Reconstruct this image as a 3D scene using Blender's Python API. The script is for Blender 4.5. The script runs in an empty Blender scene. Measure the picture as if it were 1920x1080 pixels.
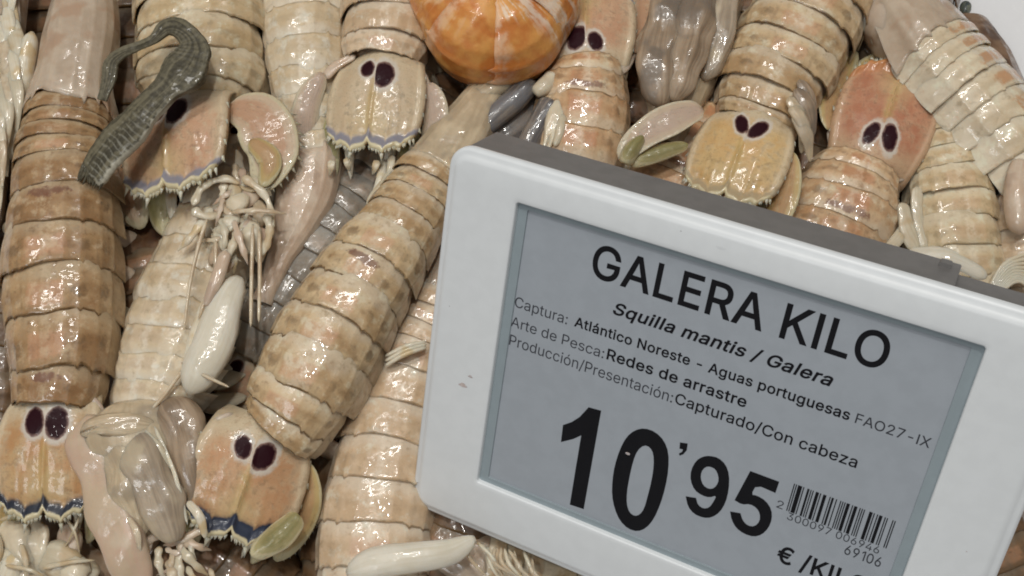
import bpy, math, random
import numpy as np
from mathutils import Vector, Matrix, noise as mnoise
rnd = random.Random(11)
S = bpy.context.scene
COL = S.collection
S.unit_settings.scale_length = 0.01          # one unit is one centimetre

# ------------------------------------------------------------------ camera, world, lamps, exposure
FPX, TILT, DIST, ZC = 2100.0, math.radians(20), 25.5, 3.5
camd = bpy.data.cameras.new('camera'); cam = bpy.data.objects.new('camera', camd); COL.objects.link(cam)
camd.sensor_width = 36.0; camd.lens = FPX / 1920 * 36.0
camd.clip_start = 0.1; camd.clip_end = 1000
CAM = np.array([0, -DIST * math.sin(TILT), ZC + DIST * math.cos(TILT)])
cam.location = CAM; cam.rotation_euler = (TILT, 0, 0)
camd.dof.use_dof = True; camd.dof.focus_distance = 23.6; camd.dof.aperture_fstop = 9.0
S.camera = cam
RC = np.array([[1, 0, 0], [0, math.cos(TILT), -math.sin(TILT)], [0, math.sin(TILT), math.cos(TILT)]])   # camera axes as columns

W = bpy.data.worlds.new('World'); S.world = W; W.use_nodes = True
bg = W.node_tree.nodes['Background']; bg.inputs[0].default_value = (1.0, 0.98, 0.95, 1); bg.inputs[1].default_value = 0.14

def lamp(name, loc, aim, size, power, col, sy=None):
    l = bpy.data.lights.new(name, 'AREA'); l.shape = 'RECTANGLE'; l.size = size; l.size_y = sy or size
    l.energy = power; l.color = col
    o = bpy.data.objects.new(name, l); COL.objects.link(o); o.location = loc
    o.rotation_euler = (Vector(aim) - Vector(loc)).to_track_quat('-Z', 'Y').to_euler(); return o
lamp('ceiling_strip_lamp', (-30, 70, 190), (0, 0, 0), 130, 132000, (1.0, 0.975, 0.93), 14)
lamp('ceiling_spot_lamp', (10, 22, 160), (0, 0, 0), 5, 50000, (1.0, 0.975, 0.93))
lamp('ceiling_spot_lamp', (-34, -6, 165), (0, 0, 0), 5, 27000, (1.0, 0.975, 0.93))
lamp('ceiling_panel_lamp', (-90, -80, 170), (0, 0, 0), 60, 66000, (0.95, 0.98, 1.0))
S.view_settings.view_transform = 'Standard'; S.view_settings.look = 'None'
S.view_settings.exposure = 0.14; S.view_settings.gamma = 1.0; S.view_settings.use_curve_mapping = False
S.cycles.use_denoising = True
S.cycles.filter_width = 1.9
S.cycles.max_bounces = 6; S.cycles.transparent_max_bounces = 6
S.cycles.sample_clamp_indirect = 4.0

# ------------------------------------------------------------------ pixels of the photograph to points at a known height
def ray(px, py):
    d = np.array([(px - 960) / FPX, -(py - 540) / FPX, -1.0]); return RC @ d
def P(px, py, z):
    d = ray(px, py); return CAM + d * ((z - CAM[2]) / d[2])
def depth(p): return float(-(RC.T @ (np.asarray(p) - CAM))[2])
def cm(wpx, p): return wpx * depth(p) / FPX

# ------------------------------------------------------------------ node expressions
class NT:
    def __init__(s, name):
        s.m = bpy.data.materials.new(name); s.m.use_nodes = True; s.t = s.m.node_tree; s.n = s.t.nodes; s.l = s.t.links
        s.b = s.n['Principled BSDF']
    def put(s, sock, v):
        if isinstance(v, E): s.l.new(v.o, sock)
        elif isinstance(v, (tuple, list)): sock.default_value = (*v, 1) if len(v) == 3 and len(sock.default_value) == 4 else v
        else: sock.default_value = v
    def math(s, op, *a, clamp=False):
        n = s.n.new('ShaderNodeMath'); n.operation = op; n.use_clamp = clamp
        for i, x in enumerate(a): s.put(n.inputs[i], x)
        return E(s, n.outputs[0])
    def uv(s, name='UVMap'):
        n = s.n.new('ShaderNodeUVMap'); n.uv_map = name
        x = s.n.new('ShaderNodeSeparateXYZ'); s.l.new(n.outputs[0], x.inputs[0]); return E(s, x.outputs[0]), E(s, x.outputs[1])
    def pos(s):
        n = s.n.new('ShaderNodeTexCoord'); return E(s, n.outputs['Object'])
    def rand(s):
        n = s.n.new('ShaderNodeObjectInfo'); return E(s, n.outputs['Random'])
    def prop(s, name):
        n = s.n.new('ShaderNodeAttribute'); n.attribute_type = 'OBJECT'; n.attribute_name = name; return E(s, n.outputs['Fac'])
    def vec(s, x, y, z):
        n = s.n.new('ShaderNodeCombineXYZ')
        for i, v in enumerate((x, y, z)): s.put(n.inputs[i], v)
        return E(s, n.outputs[0])
    def noise(s, v, scale, detail=2.0, rough=0.5, color=False):
        n = s.n.new('ShaderNodeTexNoise'); s.put(n.inputs['Vector'], v); n.inputs['Scale'].default_value = scale
        n.inputs['Detail'].default_value = detail; n.inputs['Roughness'].default_value = rough
        return E(s, n.outputs['Color' if color else 'Fac'])
    def voro(s, v, scale, feat='F1'):
        n = s.n.new('ShaderNodeTexVoronoi'); n.feature = feat; s.put(n.inputs['Vector'], v); n.inputs['Scale'].default_value = scale
        return E(s, n.outputs['Distance'])
    def ss(s, x, a, b):
        n = s.n.new('ShaderNodeMapRange'); n.interpolation_type = 'SMOOTHSTEP'; s.put(n.inputs[0], x)
        if a > b: n.inputs[1].default_value, n.inputs[2].default_value, n.inputs[3].default_value, n.inputs[4].default_value = b, a, 1, 0
        else: n.inputs[1].default_value, n.inputs[2].default_value = a, b
        return E(s, n.outputs[0])
    def mix(s, a, b, f):
        n = s.n.new('ShaderNodeMix'); n.data_type = 'RGBA'; s.put(n.inputs[0], f); s.put(n.inputs[6], a); s.put(n.inputs[7], b)
        return E(s, n.outputs[2])
    def bump(s, h, strength, dist, prev=None):
        n = s.n.new('ShaderNodeBump'); n.inputs['Strength'].default_value = strength; n.inputs['Distance'].default_value = dist
        s.put(n.inputs['Height'], h)
        if prev is not None: s.l.new(prev.o, n.inputs['Normal'])
        return E(s, n.outputs[0])
    def out(s, **k):
        for a, v in k.items(): s.put(s.b.inputs[a.replace('_', ' ')], v)
        return s.m
class E:
    def __init__(s, t, o): s.t, s.o = t, o
    def __add__(s, x): return s.t.math('ADD', s, x)
    __radd__ = __add__
    def __sub__(s, x): return s.t.math('SUBTRACT', s, x)
    def __rsub__(s, x): return s.t.math('SUBTRACT', x, s)
    def __mul__(s, x): return s.t.math('MULTIPLY', s, x)
    __rmul__ = __mul__
    def __truediv__(s, x): return s.t.math('DIVIDE', s, x)
    def abs(s): return s.t.math('ABSOLUTE', s)
    def sqrt(s): return s.t.math('SQRT', s)
    def min(s, x): return s.t.math('MINIMUM', s, x)
    def max(s, x): return s.t.math('MAXIMUM', s, x)
    def cl(s): return s.t.math('ADD', s, 0.0, clamp=True)

WET = dict(Roughness=0.30, IOR=1.42, Specular_IOR_Level=0.5)
def wet(t, col, film=0.5, sss=0.25, rough=0.32, bumps=None, radius=(0.5, 0.30, 0.17), scale=0.32, dry=None):
    """A wet skin: soft body colour, a thin glossy water film that pools in places, gentle relief."""
    p = t.pos()
    b0 = t.bump(t.noise(p, 1.5, 2.0, .5), 0.35, 0.16)
    b = t.bump(t.noise(p, 8.0, 3.0, .6), 0.22, 0.03, b0)
    if bumps is not None: b = t.bump(bumps, 0.28, 0.045, b)
    b = t.bump(t.noise(p, 30.0, 2.0, .6), 0.25, 0.006, b)
    b2 = t.bump(t.noise(p, 3.4, 1.5, .5), 0.42, 0.08, b0)
    t.l.new(b.o, t.b.inputs['Normal']); t.l.new(b2.o, t.b.inputs['Coat Normal'])
    t.b.subsurface_method = 'BURLEY'
    patchy = t.ss(t.noise(p, 1.4, 4.0, .65), 0.44, 0.62)
    cw = (1.0 - patchy * .92) * min(1.0, film * 1.3); sw = min(1.0, sss * 1.6)
    if dry is not None: cw = cw * (1.0 - dry * .9); sw = (1.0 - dry) * min(1.0, sss * 1.6)
    if dry is not None: t.out(Specular_IOR_Level=(1.0 - dry * .75) * .5)
    return t.out(Base_Color=col, Roughness=rough + patchy * 0.20 + .04, Coat_Weight=cw, Coat_Roughness=patchy * 0.20 + 0.05,
                 Coat_IOR=1.45, IOR=1.40, Subsurface_Weight=sw, Subsurface_Radius=radius, Subsurface_Scale=scale)

def shell_material(name, tan=(.415, .262, .128), cream=(.595, .442, .262), grey=(.63, .535, .405), pink=(.52, .27, .15), line=.9, patch=.6, speck=.5, every=False, front=.55, wide=0.0):
    t = NT(name); u, v = t.uv(); p = t.pos(); r = t.rand()
    U = (u - 0.5) * 2.0; A = U.abs()
    n1 = t.noise(p, 1.1, 3.0); n2 = t.noise(p, 4.2, 4.0, .62); n3 = t.noise(p, 15.0, 3.0, .6); n4 = t.noise(t.vec(u * 5.0 + r * 30.0, v * 1.5, r * 9.0), 1.6, 4.0, .6)
    c = t.mix(tan, cream, t.ss(n1 * .45 + n2 * .30 + n4 * .25 + r * .12 - .06, .38, .62))
    c = t.mix(c, grey, t.ss(v + (n4 - .5) * .75, .48, .20) * front)
    c = t.mix(c, tuple(x * .80 for x in tan), t.ss(v + (n4 - .5) * .35, .46, .56) * t.ss(v + (n4 - .5) * .35, .74, .60) * .30)                      # clear front of each plate
    c = t.mix(c, grey, t.ss(A + (n2 - .5) * .5, .50, .85) * .60)                      # clear flanks
    box = t.ss(A + (n3 - .5) * .06 + (n2 - .5) * (.08 + wide * 1.5), .17 + wide, .12 + wide) * t.ss(v + (n2 - .5) * .22, .40, .50) * t.ss(v + (n2 - .5) * .1, .90, .80)
    c = t.mix(c, pink, box * (t.ss(n2 * .6 + n3 * .4, .30, .48) if every else t.ss(r + n4 * .5, .45, .85)) * min(1.0, patch * .8))
    c = t.mix(c, pink, t.ss(n2 * .5 + n4 * .5, .54, .68) * .40 * patch)
    c = t.mix(c, tuple(x * .55 for x in tan), t.ss(n4 * .5 + n2 * .5, .46, .34) * .55 * speck)
    for q in (.21, .46, .70):                                                           # thin brown seams beside the keels
        c = t.mix(c, tuple(x * .45 for x in tan), t.ss((A - q + (n2 - .5) * .07).abs(), .022, .006) * t.ss(v + (n2 - .5) * .4, .30, .55) * t.ss(n4, .42, .58) * .6 * speck)
    n5 = t.noise(p, 2.7, 5.0, .68)
    c = t.mix(c, tuple(min(.72, x * 1.28) for x in grey), t.ss(n5 * .7 + n4 * .3, .51, .64) * .50)   # cloudy flesh under the clear shell
    c = t.mix(c, tuple(x * .60 for x in tan), t.ss(n5 * .6 + n2 * .4, .45, .34) * .55)
    mid = t.ss(A + (n3 - .5) * .05, .05, .015) * t.ss(n2, .38, .6)
    c = t.mix(c, tuple(x * 1.15 for x in grey), mid * .5)                              # pale midline
    for q, hv in ((.30, .66), (.58, .60)):                                              # paired brown blotches
        dq = (A - q + (n4 - .5) * .12); dv = (v - hv + (n2 - .5) * .25)
        c = t.mix(c, tuple(x * .42 for x in tan), t.ss(dq * dq * 60.0 + dv * dv * 22.0 + (n3 - .5) * .8, .55, .10) * t.ss(n2 * .5 + n4 * .5, .40, .56) * speck * 1.3)
    c = t.mix(c, tuple(x * .62 for x in tan), t.ss(v + (n2 - .5) * .3, .74, .92) * t.ss(n4 * .6 + n2 * .4, .42, .58) * speck * .9)
    lens = t.ss((U * U * 16.0) + (v - .36) * (v - .36) * 40.0 + (n2 - .5) * 2.2 + (n3 - .5) * 1.0, .80, .10) * t.prop('pigment')
    c = t.mix(c, (.15, .055, .035), lens * .75)
    c = t.mix(c, (.17, .10, .05), t.ss(n2, .60, .72) * t.ss(A, .85, .5) * speck * .45)
    c = t.mix(c, (.15, .09, .04), t.ss(n3 * .6 + n2 * .4, .56, .66) * speck * .45)
    e = v + (n3 - .5) * .035 + (n2 - .5) * .03
    c = t.mix(c, (.14, .075, .026), t.ss(e, .950, .972) * t.ss(A + (n2 - .5) * .3, .95, .60) * (t.ss(n2 * .6 + n5 * .4, .40, .54) * .85 + .15) * line)
    car = t.ss((t.math('SINE', U * 15.0 + (n2 - .5) * 1.2)).abs(), .90, 1.0) * .5
    return wet(t, c, film=.7, bumps=car * .5 + n2 * .4 + n3 * .15, sss=.28)

def flesh_material(name, a, b, c2=None, scale=1.2, film=.7, sss=.35, rough=.25, streak=0.0, alpha=1.0, trans=0.0):
    t = NT(name); u, v = t.uv(); p = t.pos()
    n1 = t.noise(p, scale, 3.0); n2 = t.noise(p, scale * 3.4, 3.0, .6)
    f = n1 * .7 + n2 * .3
    if streak: f = f * (1 - streak) + t.noise(t.vec(u * 9.0, v * 1.2, n1 * .6), 1.6, 3.0) * streak
    c = t.mix(a, b, t.ss(f, .40, .60))
    if c2: c = t.mix(c, c2, t.ss(t.noise(p, scale * .8 + .37, 2.0), .52, .66) * .8)
    m = wet(t, c, film=film, sss=sss, rough=rough, bumps=n2)
    if trans: t.out(Transmission_Weight=trans)
    if alpha < 1: t.out(Alpha=alpha)
    return m

def telson_material(name, tint, tint2, base=(.56, .45, .30), band=(.235, .225, .255), rim=(.60, .52, .33), bandw=1.0, sp=(.088, .283, .076, .099, .40), ringk=1.0, skew=.02, odd=.12):
    """Tail fan plate: two maroon eye spots with white rings, ochre keel, violet band along the toothed edge."""
    t = NT(name); X, Y = t.uv('plan'); u, v = t.uv(); p = t.pos()
    U = (u - .5) * 2.0; A = U.abs(); n1 = t.noise(p, 2.2, 3.0); n2 = t.noise(p, 7.0, 3.0, .6); n3 = t.noise(p, 26.0, 2.0)
    c = t.mix(tint, tint2, t.ss(n1 * .7 + n2 * .3, .40, .62))
    c = t.mix(c, base, t.ss(v + (n2 - .5) * .2, .34, .14))
    c = t.mix(c, base, t.ss(A + (n2 - .5) * .12, .80, .93) * .7)
    c = t.mix(c, tuple(x * .62 for x in tint), t.ss(n1 * .4 + n2 * .6, .50, .66) * .5)
    c = t.mix(c, base, t.ss(t.noise(p, 3.4, 5.0, .65), .52, .66) * .45)
    c = t.mix(c, (.26, .15, .07), t.ss(n3, .58, .72) * .35)
    c = t.mix(c, base, t.ss(A + (n2 - .5) * .4, .62, .96) * .6)
    rad = t.noise(t.vec(A * 7.0, v * 1.4, 0.0), 1.6, 4.0, .65)
    c = t.mix(c, tuple(x * .56 for x in tint), t.ss(rad * .4 + n2 * .6, .50, .64) * t.ss(v, .30, .55) * .40)
    Xs = X - .5; Xa = Xs.abs(); side = t.ss(Xs, -.01, .01) * 2.0 - 1.0
    c = t.mix(c, (.50, .36, .13), t.ss(Xa + (n2 - .5) * .04, .080, .015) * t.ss(v + (n2 - .5) * .2, .34, .55) * t.ss(n2, .2, .6) * .55)
    c = t.mix(c, (.54, .41, .21), t.ss(Xa + (n2 - .5) * .2, .28, .06) * t.ss(v + (n2 - .5) * .3, .50, .80) * .5)
    c = t.mix(c, (.22, .12, .04), t.ss(Xa, .012, .004) * t.ss(v, .45, .7) * t.ss(n2, .4, .6) * .6)
    def ring(grow):
        a, b = sp[2], sp[3]; cs, sn = math.cos(sp[4]), math.sin(sp[4])
        dx, dy = (Xs - skew * .5).abs() - sp[0], Y - sp[1] + side * (odd * .12)
        q = (dx * cs + dy * sn) / a; w = (dy * cs - dx * sn) / b
        return (q * q + w * w).sqrt() * (1.0 + side * odd) + (n2 - .5) * grow
    c = t.mix(c, (.56, .51, .44), t.ss(ring(.9), 1.62, 1.15) * .85 * ringk)
    c = t.mix(c, (.16, .05, .035), t.ss(ring(.2), 1.12, 1.0) * .8)
    dark = t.ss(ring(.5), 1.10, .80); c = t.mix(c, (.022, .004, .007), dark)
    e = v + (n2 - .5) * .05
    c = t.mix(c, band, t.ss(e, .875 - .03 * bandw, .905) * bandw)
    c = t.mix(c, rim, t.ss(v + (n2 - .5) * .03, .948, .968))
    return wet(t, c, film=.5, sss=.25, rough=.36, bumps=n2 * .7 + n3 * .2, dry=dark)

def paddle_material(name, core, mid, rim, film=.4):
    t = NT(name); u, v = t.uv(); p = t.pos(); A = ((u - .5) * 2.0).abs(); n2 = t.noise(p, 5.0, 3.0)
    rr = (A * A + (t.ss(v, .45, 1.05)) * (t.ss(v, .45, 1.05)) * .95).sqrt() + (n2 - .5) * .12
    st = t.noise(t.vec(u * 9.0, v * 1.6, 0.0), 1.8, 4.0, .6); n3 = t.noise(p, 14.0, 3.0, .6); rr = rr + (st - .5) * .28
    c = t.mix(core, mid, t.ss(rr + (n3 - .5) * .2, .40, .70)); c = t.mix(c, rim, t.ss(rr, .76, .92))
    c = t.mix(c, tuple(x * .5 for x in core), t.ss(st * .6 + n3 * .4, .52, .66) * .5); c = t.mix(c, rim, t.ss(st * .5 + n2 * .5, .54, .68) * .45)
    return wet(t, c, film=film, sss=.3, rough=.35, bumps=t.noise(t.vec(u * 30.0, v * 2.0, 0.0), 1.0))

M = {}
M['shell_tan'] = shell_material('tan_shell')
M['shell_brown'] = shell_material('brown_shell', tan=(.285, .155, .066), cream=(.43, .278, .140), grey=(.48, .375, .245), line=1.0, patch=.7)
M['shell_pale'] = shell_material('pale_shell', tan=(.56, .43, .27), cream=(.68, .565, .40), grey=(.68, .61, .50), pink=(.46, .32, .24), line=.30, patch=.3, speck=.2)
M['shell_cream'] = shell_material('cream_shell', tan=(.50, .36, .195), cream=(.66, .52, .33), grey=(.67, .585, .44), line=.45, patch=.3, speck=.35)
M['shell_rosy'] = shell_material('rosy_shell', tan=(.49, .28, .14), cream=(.63, .45, .27), grey=(.64, .52, .38), pink=(.46, .19, .085), line=.6, patch=.75)
M['shell_peach'] = shell_material('peach_shell', tan=(.53, .37, .225), cream=(.66, .505, .345), grey=(.68, .59, .47), pink=(.53, .31, .20), line=.5, patch=.55, speck=.25)
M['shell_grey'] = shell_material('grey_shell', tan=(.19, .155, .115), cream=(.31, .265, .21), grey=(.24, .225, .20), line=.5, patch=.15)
M['shell_gap_shade'] = shell_material('gap_shaded_brown_shell', tan=(.12, .062, .028), cream=(.20, .118, .06), grey=(.16, .125, .085), line=1.0, patch=.5)  # darker copy of the brown shell: shade of the gaps put into the colour
M['shell_patch'] = shell_material('orange_patched_shell', tan=(.55, .43, .28), cream=(.66, .55, .39), grey=(.64, .56, .43), pink=(.52, .29, .15), line=.22, patch=1.2, speck=.12, every=True, wide=.14)
M['belly'] = flesh_material('belly_flesh', (.38, .27, .18), (.48, .38, .29), (.28, .16, .09))
M['belly_dark'] = flesh_material('dark_belly_flesh', (.12, .06, .03), (.22, .135, .08), (.07, .035, .022))  # darker belly colour; on the low shrimps it paints in gap shade
M['carapace'] = flesh_material('carapace_skin', (.42, .32, .23), (.50, .40, .30), (.40, .26, .17), streak=.3)
M['carapace_grey'] = flesh_material('grey_carapace_skin', (.41, .315, .205), (.57, .455, .305), (.34, .27, .19), scale=1.2, streak=.45, film=.8)
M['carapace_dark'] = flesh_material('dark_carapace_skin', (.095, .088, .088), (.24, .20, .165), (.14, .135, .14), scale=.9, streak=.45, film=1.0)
M['claw_white'] = flesh_material('claw_white_shell', (.62, .56, .44), (.68, .63, .53), None, scale=.8, sss=.4, streak=.5)
M['claw_clear'] = flesh_material('clear_claw_shell', (.58, .485, .345), (.66, .575, .43), (.50, .425, .31), scale=1.0, sss=.4)
M['limb'] = flesh_material('limb_skin', (.48, .36, .235), (.60, .50, .36), None, scale=2.0, rough=.3)
M['limb_pale'] = flesh_material('pale_limb_skin', (.60, .52, .38), (.68, .62, .50), (.55, .40, .20), scale=2.0, rough=.3, streak=.5)
M['limb_pink'] = flesh_material('pink_limb_skin', (.53, .39, .28), (.58, .47, .36), (.42, .30, .22), scale=1.4, streak=.3)
M['gill'] = flesh_material('gill_plate_skin', (.52, .44, .31), (.60, .53, .40), (.46, .33, .18), scale=1.3, streak=.5)
M['teeth'] = flesh_material('tooth_shell', (.62, .56, .40), (.68, .64, .52), None, scale=3, film=.3)
M['lobe_grey'] = flesh_material('grey_lobe_skin', (.27, .21, .15), (.41, .325, .235), (.50, .41, .285), scale=.8, streak=.5, film=1.0, sss=.4)
M['lobe_brown'] = flesh_material('brown_lobe_skin', (.22, .155, .10), (.36, .265, .18), (.16, .125, .095), scale=.8, streak=.5, film=.9, sss=.4)
M['lobe_pink'] = flesh_material('pink_lobe_skin', (.52, .36, .26), (.50, .38, .26), (.56, .45, .33), scale=.9, streak=.3, film=.6, sss=.4)
M['eye'] = flesh_material('eye_skin', (.04, .05, .05), (.16, .17, .13), None, scale=3)

# ------------------------------------------------------------------ objects
def setp(o, label=None, cat=None, group=None, kind=None):
    for k, v in (('label', label), ('category', cat), ('group', group), ('kind', kind)):
        if v: o[k] = v
    return o
def thing(name, loc, label, cat, group=None):
    o = bpy.data.objects.new(name, None); COL.objects.link(o); o.location = loc; o.empty_display_size = .3
    o['_base'] = [float(x) for x in loc]; return setp(o, label, cat, group)
def wloc(o):
    v = np.zeros(3)
    while o is not None: v = v + np.array(o.location); o = o.parent
    return v
def mesh_obj(name, V, F, mat, parent=None, uv=None, plan=None, smooth=True, kind=None):
    V = np.asarray(V, float); off = wloc(parent) if parent is not None else np.zeros(3)
    me = bpy.data.meshes.new(name); me.from_pydata((V - off).tolist(), [], [list(map(int, f)) for f in F]); me.update()
    li = np.empty(len(me.loops), int); me.loops.foreach_get('vertex_index', li)
    for nm, arr in (('UVMap', uv), ('plan', plan)):
        if arr is not None:
            l = me.uv_layers.new(name=nm); l.data.foreach_set('uv', np.asarray(arr, np.float32)[li].ravel())
    if smooth: me.polygons.foreach_set('use_smooth', np.ones(len(me.polygons), bool))
    me.materials.append(mat)
    o = bpy.data.objects.new(name, me); COL.objects.link(o)
    if parent is not None: o.parent = parent
    if kind: o['kind'] = kind
    return o
def grid_faces(n, m, closed=False, base=0):
    F = []
    mm = m if closed else m - 1
    for i in range(n - 1):
        for j in range(mm):
            k = (j + 1) % m
            F.append((base + i * m + j, base + i * m + k, base + (i + 1) * m + k, base + (i + 1) * m + j))
    return F
def nrm(v):
    v = np.asarray(v, float); return v / (np.linalg.norm(v, axis=-1, keepdims=True) + 1e-12)
def wob(p, sc, seed=0.0):
    return np.array([mnoise.noise(Vector((x * sc + seed, y * sc - seed, z * sc + seed * .7))) for x, y, z in p])

class Curve:
    """Catmull-Rom through control rows (x, y, z, extra...), resampled by arc length."""
    def __init__(s, rows, n=400):
        R = np.asarray(rows, float); R = np.vstack([2 * R[0] - R[1], R, 2 * R[-1] - R[-2]]); out = []
        for i in range(1, len(R) - 2):
            a, b, c, d = R[i - 1:i + 3]
            for t in np.linspace(0, 1, n // (len(R) - 3), endpoint=False):
                out.append(.5 * (2 * b + (c - a) * t + (2 * a - 5 * b + 4 * c - d) * t * t + (3 * b - a - 3 * c + d) * t ** 3))
        out.append(R[-2]); s.A = np.array(out)
        s.s = np.concatenate([[0], np.cumsum(np.linalg.norm(np.diff(s.A[:, :3], axis=0), axis=1))]); s.L = s.s[-1]
    def at(s, q):
        q = np.atleast_1d(q); r = np.stack([np.interp(q, s.s, s.A[:, k]) for k in range(s.A.shape[1])], 1)
        lo, hi = q < 0, q > s.L
        if lo.any(): r[lo, :3] = s.A[0, :3] + (q[lo, None]) * nrm(s.A[3, :3] - s.A[0, :3])
        if hi.any(): r[hi, :3] = s.A[-1, :3] + (q[hi, None] - s.L) * nrm(s.A[-1, :3] - s.A[-4, :3])
        return r
    def frame(s, q, up=(0, 0, 1), roll=0.0):
        e = s.L * .012; T = nrm(s.at(q + e)[:, :3] - s.at(q - e)[:, :3]); up = np.asarray(up, float)
        U = nrm(up - (T @ up)[:, None] * T); Sd = np.cross(T, U)
        ro = np.broadcast_to(roll, np.atleast_1d(q).shape)[:, None]
        return T, U * np.cos(ro) + Sd * np.sin(ro), Sd * np.cos(ro) - U * np.sin(ro)

def tube(name, rows, mat, parent, n=28, m=14, flat=1.0, up=(0, 0, 1), roll=0.0, tip=(0.25, 0.05), ribs=0, ribamp=0.0, bulge=None, jit=.03, cup=0.0, power=1.0, folds=None):
    """Limb, claw or blade: rows are (px, py, z, width px). flat = thickness over width; cup bends the section like a leaf."""
    R = []
    for r4 in rows:
        if isinstance(rows, np.ndarray): R.append(list(r4)); continue
        p = P(*r4[:3]); R.append([*p, cm(r4[3], p)])
    c = Curve(R, 160); q = np.linspace(0, c.L, n); a = c.at(q); T, U, Sd = c.frame(q, up, roll)
    t = q / c.L; w = a[:, 3].copy()
    env = np.ones(n)
    if tip[0] > 0: env *= np.clip(np.sqrt(np.clip(1 - ((np.clip(1 - t / .12, 0, 1)) ** 2) * (1 - tip[0] ** 2), 0, 1)), 0, 1)
    env *= np.sqrt(np.clip(1 - (np.clip((t - .86) / .14, 0, 1) ** 2) * (1 - tip[1] ** 2), 0, 1))
    w = w * env
    if ribs: w = w * (1 + ribamp * np.sin(t * ribs * 2 * math.pi))
    ph = np.linspace(0, 2 * math.pi, m, endpoint=False)
    cx = np.sign(np.cos(ph)) * np.abs(np.cos(ph)) ** power; cy = np.sign(np.sin(ph)) * np.abs(np.sin(ph)) ** power
    fo = np.ones((n, m))
    if folds: fo = 1 + folds[1] * np.sin(ph[None, :] * folds[0] + t[:, None] * 2.0 + rnd.random() * 6) * np.sin(np.pi * np.clip(t, .05, .95))[:, None]
    V = a[:, None, :3] + Sd[:, None, :] * ((w / 2)[:, None] * cx[None, :] * fo)[:, :, None] \
        + U[:, None, :] * (w[:, None] * (flat / 2 * cy[None, :] * fo + cup * cx[None, :] ** 2))[:, :, None]
    V = V.reshape(-1, 3)
    if jit:
        k = wob(V, 1.3, rnd.random() * 40); d = nrm(V - np.repeat(a[:, :3], m, 0)); V = V + d * (k * jit * np.repeat(w, m))[:, None] * 2
    uv = np.stack([np.tile((cx + 1) / 2, n), np.repeat(t, m)], 1)
    F = grid_faces(n, m, True); b = len(V)
    V = np.vstack([V, a[:1, :3], a[-1:, :3]]); uv = np.vstack([uv, [[.5, 0]], [[.5, 1]]])
    F += [(b, (j + 1) % m, j) for j in range(m)] + [(b + 1, (n - 1) * m + j, (n - 1) * m + (j + 1) % m) for j in range(m)]
    return mesh_obj(name, V, F, mat, parent, uv)

PHI = np.radians(112)
def plate(name, c, s0, s1, mat, parent, up, roll, hf, nu=64, nv=14, pleura=.06, lip=.045, first=1.0, jag=.012, belly=False, taper=(1, 1), seed=0.0, puff=.03):
    """One shell ring: v = 0 at its front (towards the head), 1 at its free hind edge. s grows from tail to head."""
    L = s1 - s0; under = .22 * L
    vs = np.concatenate([[-.0], np.linspace(.03, 1, nv)]); u = np.linspace(-1, 1, nu); ph = u * PHI
    rows = []
    for i, v in enumerate(vs): rows.append((v, None))
    rows += [(1.0, .5), (.95, 1.0), (.80, 1.0)]              # the hind edge turns in: real thickness
    V = []; UV = []
    edge = np.array([mnoise.noise(Vector((x * 2.2 + seed, seed * 3.1, 0))) + .55 * mnoise.noise(Vector((x * 7.0 + seed, seed * 1.3, 5))) for x in u]) * jag * 3.2 + jag * 1.0 * np.sin(u * 9 + seed)
    edge = edge + (-.05 * (1 - u ** 2) + .05 * np.abs(u) ** 3) + sum(.075 * np.exp(-((np.abs(ph) - math.radians(k)) / .035) ** 2) for k in (34, 56, 78))
    for v, inn in rows:
        sv = s1 + under - v * (L + under)
        sv = np.full(nu, sv) - edge * L * (v ** 2)
        a = c.at(sv); T, Uv, Sd = c.frame(sv, up, roll); w = a[:, 3] * (taper[0] + (taper[1] - taper[0]) * v)
        rise = .955 + .045 * min(1, v / .5) + puff * math.sin(math.pi * min(1, max(0, v))) + lip * max(0, (v - .78) / .22) ** 2 * .6
        if inn is not None: rise -= .010 + (lip + .010) * inn
        ridge = sum(np.exp(-((np.abs(ph) - math.radians(k)) / .055) ** 2) for k in (14, 34, 56, 78)) * .024 * min(1, v * 3)
        rr = rise + ridge
        x = np.sign(ph) * np.abs(np.sin(np.clip(ph, -math.pi / 2, math.pi / 2))) ** .88
        x = np.where(np.abs(ph) > math.pi / 2, np.sign(ph) * (1 + pleura * (np.abs(ph) - math.pi / 2) * 3 * v), x)
        y = np.sign(np.cos(ph)) * np.abs(np.cos(ph)) ** .95
        pt = a[:, :3] + Sd * (x * w / 2 * rr)[:, None] + Uv * ((y * rr - 1) * w * hf)[:, None]
        V.append(pt); UV.append(np.stack([(u + 1) / 2, np.full(nu, v if inn is None else 1.0)], 1))
    V = np.array(V); UV = np.array(UV)
    n = V.shape[0]; V = V.reshape(-1, 3)
    k = wob(V, .45, seed * .1) * 1.6 + wob(V, .9, seed); ctr = np.repeat(V.reshape(n, nu, 3).mean(1), nu, 0); V = V + nrm(V - ctr) * (k * .05)[:, None]
    k = wob(V, 3.1, seed + 7); V = V + nrm(V - ctr) * (k * .016)[:, None]
    return mesh_obj(name, V, grid_faces(n, nu), mat, parent, UV.reshape(-1, 2))

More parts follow.
